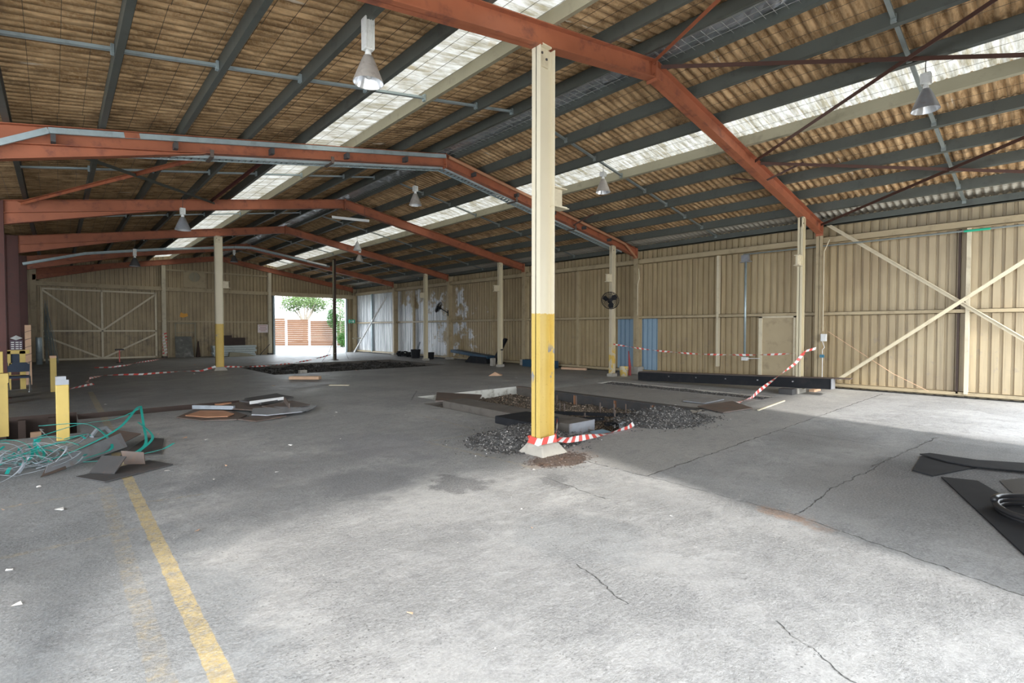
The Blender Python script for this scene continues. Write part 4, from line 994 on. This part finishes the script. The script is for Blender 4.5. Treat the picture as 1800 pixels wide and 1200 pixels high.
m = MB(); m.add([(14.35, 17.3, 0), (14.9, 17.7, 0), (15.0, 17.0, 1.15), (14.75, 16.85, 1.2), (14.38, 17.2, 0), (14.93, 17.6, 0), (15.05, 16.9, 1.15), (14.8, 16.75, 1.2)],
      [(0, 1, 2, 3), (7, 6, 5, 4), (0, 4, 5, 1), (1, 5, 6, 2), (2, 6, 7, 3), (3, 7, 4, 0)]); tag(m.build('steel_offcut', 'black_paint'), 'tall black offcut leaning on the slim post', 'offcut')
m = MB(); m.box(14.0, 14.18, 16.72, 16.9, 0, .34); bevel(tag(m.build('concrete_block', 'concrete'), 'small upright concrete block at the foot of the slim post', 'block'), .01)
m = MB(); m.box(14.9, 15.25, 14.0, 15.8, 0, .30); bevel(tag(m.build('steel_box', 'blue_steel'), 'dark blue box on the floor between slim post and wall column', 'box'), .01)
t = thing('paint_bucket', (14.26, 10.10, 0), 'cream paint bucket beside the foot of the fan post', 'bucket')
m = MB(); m.lathe([(0, .005), (.13, .005), (.155, .33), (.16, .34), (.145, .34), (.12, .02), (0, .02)], (14.26, 10.08, 0), 20); m.build('body', 'prop_chipped', t, True)
m = MB(); m.tube([(14.26+.155*math.cos(k*pi/8), 10.08-.16, .30-.1*math.sin(k*pi/8)) for k in range(9)], .004, 5); m.build('handle', 'steel_dark', t)
m = MB(); m.tube([(14.52, 10.05, .02), (14.55, 10.05, .35), (14.62, 10.15, .85)], [.07, .05, .015], 8); tag(m.build('cloth_roll', 'red_cloth'), 'dark red furled cloth leaning beside the cream bucket', 'cloth')
# shovel-like handle on post 16.2
m = MB(); m.tube([(14.0, 16.10, .08), (13.98, 16.08, .7)], .012, 6); m.box(13.93, 14.03, 16.05, 16.1, .7, .76); tag(m.build('tool_handle', 'steel_dark'), 'thin dark tool handle leaning on the slim post', 'tool')

# long black beam on blocks by the right wall
t = thing('steel_beam', (13.7, 6.3, 0), 'long black steel channel beam lying along the right wall', 'beam')
a, b = Vector((13.38, 8.93, .02)), Vector((13.66, 3.74, .17)); m = MB()
up = Vector((0, 0, 1)); w = .24; h = .24
for off, zz, ww, hh in ((0, h/2, .012, h), (w/2, .006, w, .012), (w/2, h, w, .012)): m.bar(a+Vector((off, 0, zz)), b+Vector((off, 0, zz)), ww, hh)
m.build('beam', 'black_paint', t)
m = MB(); m.bar(a+Vector((.16, -.0, .262)), Vector((13.98, 3.42, .425)), .32, .02); m.build('top_plate', 'rust_plate', t)
for f_ in (.2, .36, .52, .68, .84):
    m = MB(); p = a.lerp(b, f_); m.box(p.x-.03, p.x-.006, p.y-.02, p.y+.02, p.z+.14, p.z+.17); m.build('bolt', 'chrome', t)
m = MB(); m.box(13.64, 13.92, 3.735, 3.75, .17, .42); m.build('end_plate', 'steel_grey', t)
for bx, by, lab in ((13.24, 4.62, 'dark block under the right end of the long black beam, front'), (13.57, 4.60, 'pale ended block under the right end of the long black beam, rear')):
    m = MB(); m.box(bx, bx+.30, by-.16, by+.16, 0, .14); bevel(tag(m.build('support_block', 'steel_dark' if bx < 13.4 else 'concrete'), lab, 'block', 'blocks under the long black beam'), .008)
m = MB(); m.box(14.3, 14.8, 4.3, 4.42, 0, .06); tag(m.build('timber_offcut', 'timber_pale'), 'pale timber offcut on the floor behind the black beam', 'offcut')

# ------------------------------------------------------------------ pit furniture
m = MB(); m.box(5.86, 6.45, 5.15, 8.6, -.10, .13); bevel(tag(m.build('concrete_plinth', 'concrete_dark'), 'long concrete plinth with a pale end along the left of the pit', 'plinth'), .02)
m = MB(); m.box(5.85, 6.46, 5.13, 5.15, -.10, .135); tag(m.build('end_plate', 'steel_grey'), 'grey steel plate closing the near end of the plinth', 'plate')
m = MB(); m.add([(6.15, 9.3, .03), (6.9, 8.75, .03), (7.45, 9.3, .05), (6.95, 10.45, .04), (6.15, 9.3, .0), (6.9, 8.75, .0), (7.45, 9.3, .02), (6.95, 10.45, .01)],
      [(0, 1, 2, 3), (7, 6, 5, 4), (0, 4, 5, 1), (1, 5, 6, 2), (2, 6, 7, 3), (3, 7, 4, 0)]); tag(m.build('steel_plate', 'rust_plate'), 'brown rusty plate across the back left corner of the pit', 'plate')
t = thing('edge_beam', (9.5, 7, -.4), 'rusty steel edge beam with stiffeners along the right of the pit', 'beam')
m = MB(); m.box(9.38, 9.58, 4.9, 9.05, -.02, .012); m.box(9.46, 9.47, 4.9, 9.05, -.5, -.02); m.build('beam', 'steel_dark', t)
for y in (8.1, 6.9, 5.9, 5.2):
    m = MB(); m.box(9.38, 9.46, y-.008, y+.008, -.5, -.02); m.build('stiffener', 'rust_bright', t)
m = MB(); m.box(9.485, 9.6, 9.05, 10.3, -.03, .01); tag(m.build('edge_angle', 'rust_plate'), 'short rusty edge angle at the back right of the pit', 'angle')
m = MB(); m.box(10.2, 11.1, 5.15, 5.65, .012, .035); tag(m.build('cover_plate', 'steel_grey'), 'light grey plate lying on the deck right of the pit', 'plate')
m = MB(); m.add([(9.35, 4.35, .01), (10.3, 4.2, .01), (10.85, 4.85, .03), (9.6, 5.0, .03)]+[(9.35, 4.35, .03), (10.3, 4.2, .03), (10.85, 4.85, .05), (9.6, 5.0, .05)],
      [(3, 2, 1, 0), (4, 5, 6, 7), (0, 1, 5, 4), (1, 2, 6, 5), (2, 3, 7, 6), (3, 0, 4, 7)]); tag(m.build('cover_plate', 'rust_plate'), 'brown plate at the front right corner of the pit', 'plate')
m = MB(); m.bar((8.55, 4.75, -.12), (9.5, 4.95, -.05), .2, .10); tag(m.build('concrete_rail', 'concrete'), 'grey concrete bar in the right front corner of the pit', 'bar')
rr = random.Random(21)
places = [(7.5, 6.2), (7.7, 6.9), (8.1, 7.4), (8.3, 6.1), (8.5, 6.6), (7.9, 5.7), (8.9, 7.6), (8.7, 5.5), (9.0, 6.3), (7.5, 5.5), (8.1, 8.3), (9.1, 8.4)]
for k, (x, y) in enumerate(places):
    m = MB(); hh = rr.uniform(.42, .58); m.tube([(x, y, -.45), (x+rr.uniform(-.02, .02), y, -.45+hh)], .016, 6)
    tag(m.build('anchor_rod', 'rust_plate'), 'short rusty anchor rod sticking up from the rubble in the open pit', 'rod', 'anchor rods standing in the pit')
for k, (p, q, lab) in enumerate((((7.2, 7.6, -.12), (8.7, 5.3, -.10), 'long black bar lying across the rubble in the pit'), ((7.35, 5.6, -.12), (8.2, 5.1, -.1), 'short black bar near the front of the pit'), ((6.8, 6.6, -.12), (7.7, 5.9, -.10), 'black bar beside the concrete plinth'))):
    m = MB(); m.bar(p, q, .10, .06); tag(m.build('steel_bar', 'black_paint'), lab, 'bar', 'black bars in the pit')
m = MB(); m.bar((7.0, 5.0, -.05), (7.65, 4.9, -.02), .09, .012); m.bar((7.0, 5.04, -.02), (7.65, 4.94, .01), .01, .07); tag(m.build('aluminium_angle', 'strap_grey'), 'pale metal angle lying at the front edge of the pit', 'angle')
m = MB(); m.bar((6.92, 4.93, -.04), (7.15, 5.05, .02), .07, .01); tag(m.build('aluminium_offcut', 'strap_grey'), 'short pale offcut standing up from the pit edge', 'offcut')
m = MB(); m.add([(6.0, 4.78, .01), (6.35, 4.7, .01), (6.3, 4.85, .04), (6.05, 4.9, .03)], [(0, 1, 2, 3)]); tag(m.build('plastic_scrap', 'paint_blue'), 'blue-grey plastic scrap beside the tape in front of the pit', 'scrap')
m = MB(); m.box(5.15, 5.85, 5.35, 6.1, .10, .22); bevel(tag(m.build('concrete_offcut', 'black_paint'), 'flat black slab on the gravel heap behind the yellow post', 'slab'), .015)
# left pit contents
for k, x in enumerate((-1.1, -.75, -.5, -.1, .1)):
    m = MB(); m.box(x-.05, x+.05, 12.6, 12.75, -.8, -.05); tag(m.build('timber_prop', 'brown_dark'), 'dark prop standing against the far side of the left pit', 'prop', 'dark props in the left pit')
m = MB(); m.box(-.35, -.22, 11.2, 11.3, -.6, -.08); tag(m.build('timber_block', 'timber_pale'), 'pale upright timber block in the left pit', 'block')
heap('debris_fill', 0, 0, 0, 0, .15, 'dark_dirt', 'dark dirt on the bottom of the left pit', 'debris', 300, .05, -.75, 12, rect=(-3, .2, 10.25, 12.75))

# ------------------------------------------------------------------ flat plates and offcuts
def plate(poly, z, th, mat, lab, tilt=None, name='steel_plate', grp=None, cat='plate'):
    m = MB(); n = len(poly)
    zz = lambda x, y: z+(tilt[0]*(x-poly[0][0])+tilt[1]*(y-poly[0][1]) if tilt else 0)
    m.add([(x, y, max(.002, zz(x, y))) for x, y in poly]+[(x, y, max(.002, zz(x, y))+th) for x, y in poly],
          [tuple(range(n))[::-1], tuple(range(n, 2*n))]+[(i, (i+1) % n, (i+1) % n+n, i+n) for i in range(n)])
    return tag(m.build(name, mat), lab, cat, grp)
G1 = 'rusty plates piled on the floor'
plate([(1.55, 10.62), (1.85, 9.95), (2.3, 9.70), (2.55, 10.05), (2.45, 10.9), (1.95, 11.4)], .01, .02, 'rust_plate', 'flat dark plate at the left end of the plate pile', None, grp=G1)
plate([(1.68, 10.60), (1.92, 10.15), (2.22, 9.98), (2.38, 10.2), (2.32, 10.75), (2.0, 11.05)], .04, .012, 'rust_bright', 'orange rusty plate lying in the left end of the pile', None, grp=G1)
m = MB(); m.bar((1.93, 11.35, .09), (2.5, 10.72, .09), .05, .07); tag(m.build('steel_offcut', 'strap_grey'), 'bright grey bar behind the orange plate', 'offcut')
plate([(2.2, 11.2), (2.7, 10.3), (3.2, 10.5), (2.9, 11.6)], .05, .02, 'rust_plate', 'dark plate in the middle back of the pile', (.02, .0), grp=G1)
plate([(2.3, 9.65), (2.5, 9.30), (3.05, 9.45), (2.9, 9.9)], .02, .02, 'rust_plate', 'dark plate at the front of the pile', (0, .04), grp=G1)
plate([(2.55, 9.75), (2.75, 9.55), (3.35, 9.5), (3.6, 9.75), (3.1, 10.2), (2.7, 10.25)], .06, .02, 'steel_grey', 'grey plate at the front right of the pile', (.01, .05), grp=G1)
plate([(2.9, 10.4), (3.1, 9.95), (3.75, 10.2), (3.6, 10.8)], .10, .02, 'rust_plate', 'brown plate on the right of the pile', (-.03, .04), grp=G1)
plate([(3.35, 10.0), (3.5, 9.7), (3.85, 10.1), (3.75, 10.4)], .03, .015, 'steel_grey', 'small bent grey plate at the right end of the pile', (.03, .02), grp=G1)
plate([(2.7, 11.1), (2.95, 10.6), (3.7, 11.0), (3.5, 11.6)], .14, .03, 'steel_dark', 'dark plate on top of the pile at the back', (0, .05), grp=G1)
plate([(2.95, 11.8), (3.1, 11.3), (3.75, 11.6), (3.7, 12.1)], .09, .03, 'steel_dark', 'farthest dark plate of the pile', (0, .05), grp=G1)
m = MB(); m.bar((2.75, 10.62, .17), (3.45, 10.85, .17), .02, .06); tag(m.build('steel_offcut', 'white'), 'bright edged strip on top of the plate pile', 'offcut')
m = MB(); m.bar((3.25, 9.9, .14), (3.35, 10.5, .20), .02, .10); tag(m.build('steel_offcut', 'rust_plate'), 'rusty strip standing on edge in the plate pile', 'offcut')
m = MB(); m.box(2.45, 2.75, 12.0, 12.1, -.3, .02); tag(m.build('timber_block', 'rust_bright'), 'small orange-brown block in the channel beside the pile', 'block')
# left front scrap
G2 = 'steel offcuts by the green strapping'
plate([(.12, 7.12), (.34, 6.68), (.98, 7.02), (.80, 7.42)], .006, .01, 'steel_dark', 'flat dark plate under the folded offcut, nearest the camera', None, grp=G2)
def sheet(pts, mat, lab, th=.012):
    m = MB(); n = [Vector(p) for p in pts]; nn = (n[1]-n[0]).cross(n[3]-n[0]).normalized()*th
    m.add(n+[p+nn for p in n], [(3, 2, 1, 0), (4, 5, 6, 7), (0, 1, 5, 4), (1, 2, 6, 5), (2, 3, 7, 6), (3, 0, 4, 7)]); return tag(m.build('steel_plate', mat), lab, 'plate', G2)
sheet([(.24, 7.16, .02), (.44, 6.93, .02), (.56, 7.12, .15), (.36, 7.36, .15)], 'steel_dark', 'small ribbed plate tilted on the nearest flat plate')
sheet([(.56, 7.34, .02), (.74, 7.20, .02), (.74, 7.30, .14), (.54, 7.46, .16)], 'rust_plate', 'small rust-brown folded plate standing behind the tilted one')
sheet([(-.14, 7.40, .01), (.66, 8.35, .03), (.60, 8.50, .20), (-.10, 7.58, .10)], 'steel_grey', 'long grey offcut leaning through the green strapping')
sheet([(-.16, 7.36, .005), (.05, 7.60, .01), (.0, 7.78, .12), (-.12, 7.56, .06)], 'rust_plate', 'brown rusty end piece lying against the long grey offcut')
plate([(.55, 7.9), (.95, 7.7), (1.12, 8.75), (.95, 9.0)], .006, .01, 'steel_dark', 'dark flat plate at the right end of the strapping', None, grp=G2)
plate([(0.0, 8.1), (.25, 7.9), (.85, 8.7), (.6, 9.1)], .02, .01, 'rust_plate', 'dark brown plate behind the long grey offcut', (.05, .1), grp=G2)
rr = random.Random(5)
def strap(m, pts, w):
    pts = [Vector(p) for p in pts]
    # catmull
    out = []
    P = [pts[0]]+pts+[pts[-1]]
    for i in range(1, len(P)-2):
        for k in range(7):
            t_ = k/7; a, b, c, d = P[i-1], P[i], P[i+1], P[i+2]
            out.append(.5*((2*b)+(c-a)*t_+(2*a-5*b+4*c-d)*t_*t_+(3*b-a-3*c+d)*t_**3))
    out.append(pts[-1]); vs = []; fs = []
    for i, p in enumerate(out):
        d = (out[min(i+1, len(out)-1)]-out[max(i-1, 0)]).normalized(); a = d.cross(Vector((.2, .3, 1))).normalized()*w/2
        p = Vector((p.x, p.y, max(p.z, .012)))
        vs += [p-a, p+a, p+a+Vector((0, 0, .003)), p-a+Vector((0, 0, .003))]
    for i in range(len(out)-1):
        o = i*4; fs += [(o, o+1, o+5, o+4), (o+2, o+3, o+7, o+6), (o+1, o+2, o+6, o+5), (o+3, o, o+4, o+7)]
    m.add(vs, fs)
for mat, N, lab in (('teal', 30, 'tangle of teal green plastic strapping on the floor at left'), ('strap_grey', 60, 'tangle of silvery grey strapping mixed in at left')):
    m = MB()
    for k in range(N):
        cx = rr.uniform(-.9, .05); cy = 8.15+rr.uniform(-.5, .6)+.3*cx; r1 = rr.uniform(.12, .42); a0 = rr.uniform(0, 2*pi); sw = rr.uniform(1.0, 3.6)
        n = 6; e = rr.uniform(.4, 1); th = rr.uniform(0, pi); hz = rr.uniform(.04, .30)
        pts = []
        for i in range(n):
            a = a0+sw*i/(n-1); u, v = r1*math.cos(a), r1*e*math.sin(a)
            pts.append((cx+u*math.cos(th)-v*math.sin(th), cy+u*math.sin(th)+v*math.cos(th), .02+hz*(.5+.5*math.sin(a*1.3+k))))
        strap(m, pts, .028 if mat == 'teal' else .018)
    tag(m.build('strapping_tangle', mat), lab, 'strapping', None, 'stuff')
m = MB()
for pts in (((-.1, 7.75, .1), (.25, 8.0, .18), (.6, 8.5, .28), (.85, 9.3, .40), (.93, 9.5, .42)), ((.93, 9.5, .42), (.9, 8.9, .22), (.85, 8.2, .08), (.7, 7.9, .03)),
            ((-.2, 8.6, .25), (.2, 9.0, .30), (.6, 9.2, .30), (.9, 9.45, .38)), ((.85, 9.0, .25), (.95, 8.4, .12), (.75, 7.9, .04)), ((.2, 7.7, .04), (.5, 7.65, .03), (.7, 7.7, .05)),
            ((.75, 7.6, .06), (.95, 7.55, .1), (1.1, 7.75, .12)), ((0, 7.7, .05), (.3, 7.9, .06), (.5, 8.2, .1), (.3, 8.9, .3), (-.2, 9.2, .3))):
    strap(m, pts, .032)
tag(m.build('strapping_loop', 'teal'), 'long loose loops of teal strapping arching over the steel offcuts', 'strapping', None, 'stuff')
m = MB(); m.tube([(.35, 9.6, .02), (.42, 9.7, .10), (.52, 9.8, .10), (.58, 9.85, .02)], .03, 7); tag(m.build('crumpled_pipe', 'strap_grey'), 'crumpled grey pipe piece behind the strapping', 'scrap')

# right front black plates, wet patch, hose
plate([(7.04, .88), (7.14, .60), (5.85, -.02), (4.6, -.30), (4.6, -.02), (5.03, .17)], .004, .012, 'black_paint', 'long black rubber mat strip cut by the right edge', name='rubber_mat', cat='mat')
plate([(7.14, 1.14), (7.03, .95), (8.12, .58), (7.98, .97), (8.02, 1.2)], .004, .012, 'mat_dark', 'dark square plate at the corner of the black mat')
plate([(8.06, 1.22), (8.21, 1.14), (8.2, .70), (8.6, .0), (8.05, -.05), (7.78, .70), (7.83, .93)], .02, .012, 'mat_dark', 'dark narrow plate lying behind the square plate at right')
plate([(7.35, .45), (7.8, .22), (7.7, -.4), (6.2, -.5), (6.4, .1), (6.95, .35)], .003, .004, 'wet_black', 'glossy wet black puddle beside the black mat', name='puddle', cat='puddle')
m = MB(); c = Vector((6.15, .02, .035))
pts = []
for k in range(60):
    a = k*2*pi/26; r = .36+.012*k/26; pts.append((c.x+r*math.cos(a), c.y+r*math.sin(a), .035+.03*(k//26)+.004*math.sin(k)))
m.tube(pts, .026, 8); tag(m.build('rubber_hose', 'black_rubber', smooth=True), 'coiled black rubber hose at the right edge', 'hose')

# ------------------------------------------------------------------ barricade tape
def tape(name, pts, w, lab, tw=0., L=.085, vert=.5, parent=None, slant=True):
    pts = [Vector(p) for p in pts]; out = []
    for a, b in zip(pts[:-1], pts[1:]):
        n = max(1, int((b-a).length/(L*.5)))
        for k in range(n): out.append(a.lerp(b, k/n))
    out.append(pts[-1]); m = MB(); acc = 0
    vs = []
    for i, p in enumerate(out):
        d = (out[min(i+1, len(out)-1)]-out[max(i-1, 0)])
        if d.length < 1e-6: d = Vector((1, 0, 0))
        d.normalize(); s_ = d.cross(Vector((0, 0, 1)))
        if s_.length < .1: s_ = Vector((1, 0, 0))
        s_.normalize(); u = s_.cross(d).normalized(); ang = tw*i*.35+vert*pi/2
        a = (s_*math.cos(ang)+u*math.sin(ang))*w/2; sh = d*w*.25 if slant else d*0
        vs.append((p-a-sh, p+a+sh))
    o = 0
    for i in range(len(vs)-1):
        m.k = (i//2) % 2; e = Vector((0, 0, .0015))
        A, B = vs[i]; C_, D_ = vs[i+1]
        m.add([A, B, D_, C_], [(0, 1, 2, 3)])
    m.v = [(a, b, max(c, .004)) for a, b, c in m.v]
    return tag(m.build(name, ['tape_red', 'tape_white'], parent), lab, None if parent else 'tape')
def sag(a, b, s, n=14):
    a, b = Vector(a), Vector(b); return [a.lerp(b, k/n)-Vector((0, 0, s*4*(k/n)*(1-k/n))) for k in range(n+1)]
tape('barrier_tape', sag((13.95, 10.30, 1.10), (13.95, 4.50, 1.0), .17), .05, 'red and white tape strung between the two slim posts by the right wall', .5)
tape('barrier_tape', [(13.95, 4.45, 1.0), (13.7, 4.55, .75), (13.0, 4.75, .42), (12.2, 4.87, .12), (11.9, 4.86, .03), (11.2, 4.80, .02), (10.55, 4.70, .01)], .07, 'red and white tape falling from the slim post to the floor by the pit', .22)
q = .16
t = thing('barrier_tape', (4.66, 4.55, .1), 'red and white tape knotted round the foot of the foreground post', 'tape')
for z, k in ((.178, 0),):
    tape('wrap', [(4.66-q, 4.55+q*.6, z), (4.66-q, 4.55-q*.6, z-.01), (4.66+q, 4.55-q*.6, z), (4.66+q, 4.55+q*.6, z+.01), (4.66-q, 4.55+q*.6, z)], .095, None, 0, .10, 1.0, t)
tape('tail', [(4.82, 4.5, .18), (4.90, 4.52, .26), (4.93, 4.55, .40)], .06, None, .3, .09, .6, t)
tape('barrier_tape', [(4.83, 4.46, .16), (5.1, 4.5, .10), (5.6, 4.58, .06), (6.0, 4.62, .03), (6.3, 4.66, .02), (6.7, 4.66, .03), (6.95, 4.72, .06)], .08, 'red and white tape trailing from the foreground post along the pit edge', .25)
tape('barrier_tape', [(.19, 17.6, .01), (.4, 18.0, .01), (.75, 18.7, .02), (.62, 19.5, .02), (.75, 20.9, .02), (1.1, 22.0, .02), (1.6, 21.8, .03), (2.2, 21.5, .02), (3.3, 22.2, .02), (4.0, 21.8, .03), (4.5, 21.95, .16)], .08, 'red and white tape lying on the floor from the bollard to the farther post', .25, .14)
tape('barrier_tape', sag((4.8, 22.0, .14), (10.7, 25.5, .35), .22), .06, 'red and white tape strung from the farther post to the square post', .4, .12)
tape('barrier_tape', [(1.1, 26.6, .01), (1.6, 26.3, .02), (2.2, 27.3, .02), (2.6, 28.8, .03), (3.4, 30.4, .02), (4.2, 32.3, .05), (4.38, 33.4, .1)], .08, 'red and white tape lying on the floor towards the gable post', .2, .16)
# wound on the gable post
pts = []
for k in range(60):
    a = k*.75; pts.append((4.40+.11*math.cos(a), 33.5-.02+.11*math.sin(a)*.5, .15+k*.021))
tape('barrier_tape', pts, .07, 'red and white tape wound round the gable post beside the closed door', 0, .10, 1.0)
m = MB(); m.tube([(10.75, 25.55, 1.3), (10.1, 24.9, .4), (9.6, 24.5, .02)], .008, 5); m.tube([(10.75, 25.6, 1.2), (11.2, 25.5, .5), (11.4, 25.5, .02)], .006, 5); tag(m.build('loose_cord', 'steel_dark'), 'thin cords hanging off the dark square post', 'cord')
# loose end on right slim post
tape('barrier_tape', [(13.92, 4.46, 1.0), (13.98, 4.40, 1.06), (14.2, 4.25, 1.12)], .06, 'short loose tape end on the slim post by the right wall', .3)

# ------------------------------------------------------------------ litter
m = MB(); m.add([(10.95, 13.3, .0), (11.3, 13.0, .0), (11.5, 13.2, .02), (11.2, 13.5, .0), (11.2, 13.25, .12)], [(0, 1, 4), (1, 2, 4), (2, 3, 4), (3, 0, 4), (3, 2, 1, 0)]); tag(m.build('crumpled_paper', 'cardboard'), 'crumpled peach coloured paper on the floor left of the foreground post', 'paper')
m = MB(); m.bar((5.45, 16.5, .06), (6.15, 15.85, .06), .22, .1); bevel(tag(m.build('timber_plank', 'timber_pale'), 'short brown plank on the floor before the far pit', 'plank'), .01)
m = MB(); m.bar((5.7, 14.0, .015), (6.1, 13.6, .015), .10, .02); tag(m.build('timber_batten', 'cream'), 'small pale batten on the floor behind the plate pile', 'batten')
m = MB(); m.box(6.6, 6.85, 18.9, 19.1, -.1, .08); tag(m.build('concrete_block', 'concrete'), 'pale block lying in the wide far pit', 'block')
m = MB(); m.bar((15.4-.5, 13.5, .05), (15.2, 12.5, .05), .12, .08); tag(m.build('timber_offcut', 'timber_pale'), 'pale offcut lying by the right wall behind the foreground post', 'offcut')
m = MB(); m.bar((10.2, 4.05, .012), (12.0, 4.2, .012), .03, .02); tag(m.build('timber_lath', 'cream'), 'thin pale lath on the slab beside the trench', 'lath')
rr = random.Random(33)
for k in range(70):
    if k < 35: x, y = rr.uniform(-.4, 4.4), rr.uniform(2.2, 10)
    else: x, y = rr.uniform(.5, 13), rr.uniform(5, 30)
    if any(h[0]-.1 < x < h[1]+.1 and h[2]-.1 < y < h[3]+.1 for h in holes): continue
    s = rr.uniform(.008, .022)*(1+y*.06); m = MB()
    a = [Vector((x+rr.uniform(-1, 1)*s*1.6, y+rr.uniform(-1, 1)*s*1.6, rr.uniform(0, .6)*s)) for _ in range(5)]
    a = [Vector((p.x, p.y, max(.001, p.z))) for p in a]; m.add(a, [(0, 1, 2), (0, 2, 3), (0, 3, 4), (1, 2, 4), (2, 3, 4), (0, 1, 4)])
    tag(m.build('litter_chip', 'tape_white' if rr.random() < .6 else 'cardboard'), 'tiny pale chip of litter lying loose on the concrete floor', 'litter', 'tiny pale chips of litter on the floor')

# ------------------------------------------------------------------ annexe contents at the left edge
t = thing('aluminium_ladder', (-1.6, 28, 0), 'white ladder standing in the dark bay at the left edge', 'ladder')
for x in (-1.95, -1.58):
    m = MB(); m.bar((x, 28.3, 0), (x-.05, 28.9, 3.0), .06, .05); m.build('stile', 'white', t)
for k in range(9):
    m = MB(); z = .3+k*.3; m.bar((-1.95, 28.3+z*.2, z), (-1.58, 28.3+z*.2, z), .04, .03); m.build('rung', 'white', t)
m = MB(); m.box(-1.95, -1.40, 25.8, 26.3, 0, 1.35); bevel(tag(m.build('storage_locker', 'red_cloth'), 'dark reddish locker in the bay at the left edge', 'locker'), .01)
m = MB(); m.box(-2.6, -1.45, 31, 31.5, 3.0, 3.4); m.box(-2.6, -2.5, 31, 31.5, 0, 3.0); m.box(-1.55, -1.45, 31, 31.5, 0, 3.0); tag(m.build('storage_rack', 'timber'), 'timber rack in the dark bay at the far left', 'rack')

# ------------------------------------------------------------------ outside the back doorway
Rv = Vector((math.cos(YAW), -math.sin(YAW), 0)); A = Vector((12.6, 52.7, 0))
t = thing('timber_fence', (16, 49.6, 0), 'brown horizontal board fence beyond the open doorway', 'fence')
def fpt(s, z, off=0): p = A+Rv*s; return (p.x+Rv.y*-off, p.y+Rv.x*off, z)
A = Vector((14.75, 50.77, 0))-Rv*3
hts = [(0, 4.65, 2.62), (4.75, 6.85, 2.50), (6.95, 13, 2.38)]
for a, b, h in hts:
    m = MB(); n = 13
    for k in range(n):
        z0 = .04+k*(h-.04)/n; m.bar(fpt(a, z0+(h-.04)/n/2), fpt(b, z0+(h-.04)/n/2), .04, (h-.04)/n-.012)
    m.build('board_panel', 'fence_timber', t)
for s, h in ((4.7, 2.5), (6.9, 2.5), (2.4, 2.6), (9.4, 2.4)):
    m = MB(); m.box(-.06, .06, -.06, .06, -.04, h); p = fpt(s, 0); m.v = [(a+p[0]+.05, b+p[1]-.1, c) for a, b, c in m.v]; m.build('fence_post', 'white', t)
def foliage(m, c, r, n, size, rr):
    for _ in range(n):
        d = Vector((rr.gauss(0, 1), rr.gauss(0, 1), rr.gauss(0, 1))).normalized()*rr.random()**.35
        p = Vector((c[0]+d.x*r[0], c[1]+d.y*r[1], c[2]+d.z*r[2])); a = Vector((rr.uniform(-1, 1), rr.uniform(-1, 1), rr.uniform(-1, 1))).normalized(); b = a.orthogonal().normalized()
        s = size*rr.uniform(.6, 1.3); m.add([p-a*s*.5, p+b*s*.3, p+a*s*.5, p-b*s*.3], [(0, 1, 2, 3)])
rr = random.Random(8)
t = thing('garden_tree', (23.5, 64, 0), 'pale green spreading tree behind the board fence', 'tree')
m = MB(); base = Vector((22.7, 63.2, 0))
m.tube([base, base+Vector((0, 0, 1.5)), base+Vector((.1, 0, 2.6))], [.28, .24, .2], 8)
tips = []
for k in range(9):
    a = k*.7; tip = base+Vector((2.2*math.cos(a)*rr.uniform(.5, 1.2), 2.2*math.sin(a)*rr.uniform(.5, 1.2), rr.uniform(4.2, 6.4))); tips.append(tip)
    m.tube([base+Vector((0, 0, 2.2)), base.lerp(tip, .55)+Vector((0, 0, 1)), tip], [.13, .09, .03], 6)
m.build('trunk', 'bark', t)
m = MB()
for tp in tips: foliage(m, tp, (1.5, 1.5, 1.0), 900, .20, rr)
m.build('crown', 'leaf_light', t)
t = thing('garden_tree', (28, 61, 0), 'second pale tree behind the roof right of the spreading tree', 'tree')
m = MB(); m.tube([(27, 61, 0), (27, 61, 4), (27.5, 61, 6)], [.2, .16, .05], 7); m.build('trunk', 'bark', t)
m = MB(); foliage(m, (27, 61, 5.0), (2.4, 2.4, 2.2), 2600, .2, rr); m.build('crown', 'leaf_light', t)
t = thing('climbing_shrub', (19, 45, 0), 'bright green climbing shrub at the right side of the doorway', 'shrub')
m = MB()
for c, r in (((19.3, 44.9, 3.6), (1.3, .7, 1.6)), ((19.5, 44.8, 1.8), (1.0, .6, 1.5)), ((19.3, 44.9, 5.2), (1.2, .7, 1.3)), ((18.75, 45.3, 2.6), (.55, .5, .9)), ((19.6, 44.6, .6), (.7, .5, .7))): foliage(m, c, r, 2300, .11, rr)
m.build('foliage', 'leaf_dark', t)
m = MB(); m.tube([(19.4, 44.9, 0), (19.3, 44.9, 3), (19.4, 44.9, 5)], [.1, .07, .03], 6); m.build('stem', 'bark', t)
t = thing('neighbour_house', (26, 62, 0), 'neighbouring house with a pale low roof behind the fence', 'house')
m = MB(); m.box(21, 33, 66.5, 73, 0, 2.6); m.build('wall', 'white', t)
m = MB(); c = (26.8, 69.8, 4.6); q = [(20.4, 65.6, 2.6), (33.5, 65.6, 2.6), (33.5, 74, 2.6), (20.4, 74, 2.6), (24.4, 69.8, 4.7), (29.5, 69.8, 4.7)]
m.add(q, [(0, 1, 5, 4), (1, 2, 5), (2, 3, 4, 5), (3, 0, 4), (3, 2, 1, 0)]); m.build('roof', 'roof_white', t)
t = thing('neighbour_house', (20, 74, 0), 'white building with small windows at the left of the doorway view', 'house')
m = MB(); m.box(14, 22.5, 76, 80, 0, 3.0); m.build('wall', 'white', t)
m = MB(); m.prism([(13.5, 3.0), (23, 3.0), (21.5, 4.3), (15, 4.3)], 75.6, 80.4); m.build('roof', 'roof_white', t)
for x in (20.2, 21.1, 22.0):
    m = MB(); m.box(x-.3, x+.3, 75.93, 76.02, 1.9, 2.6); m.build('window', 'steel_grey', t)
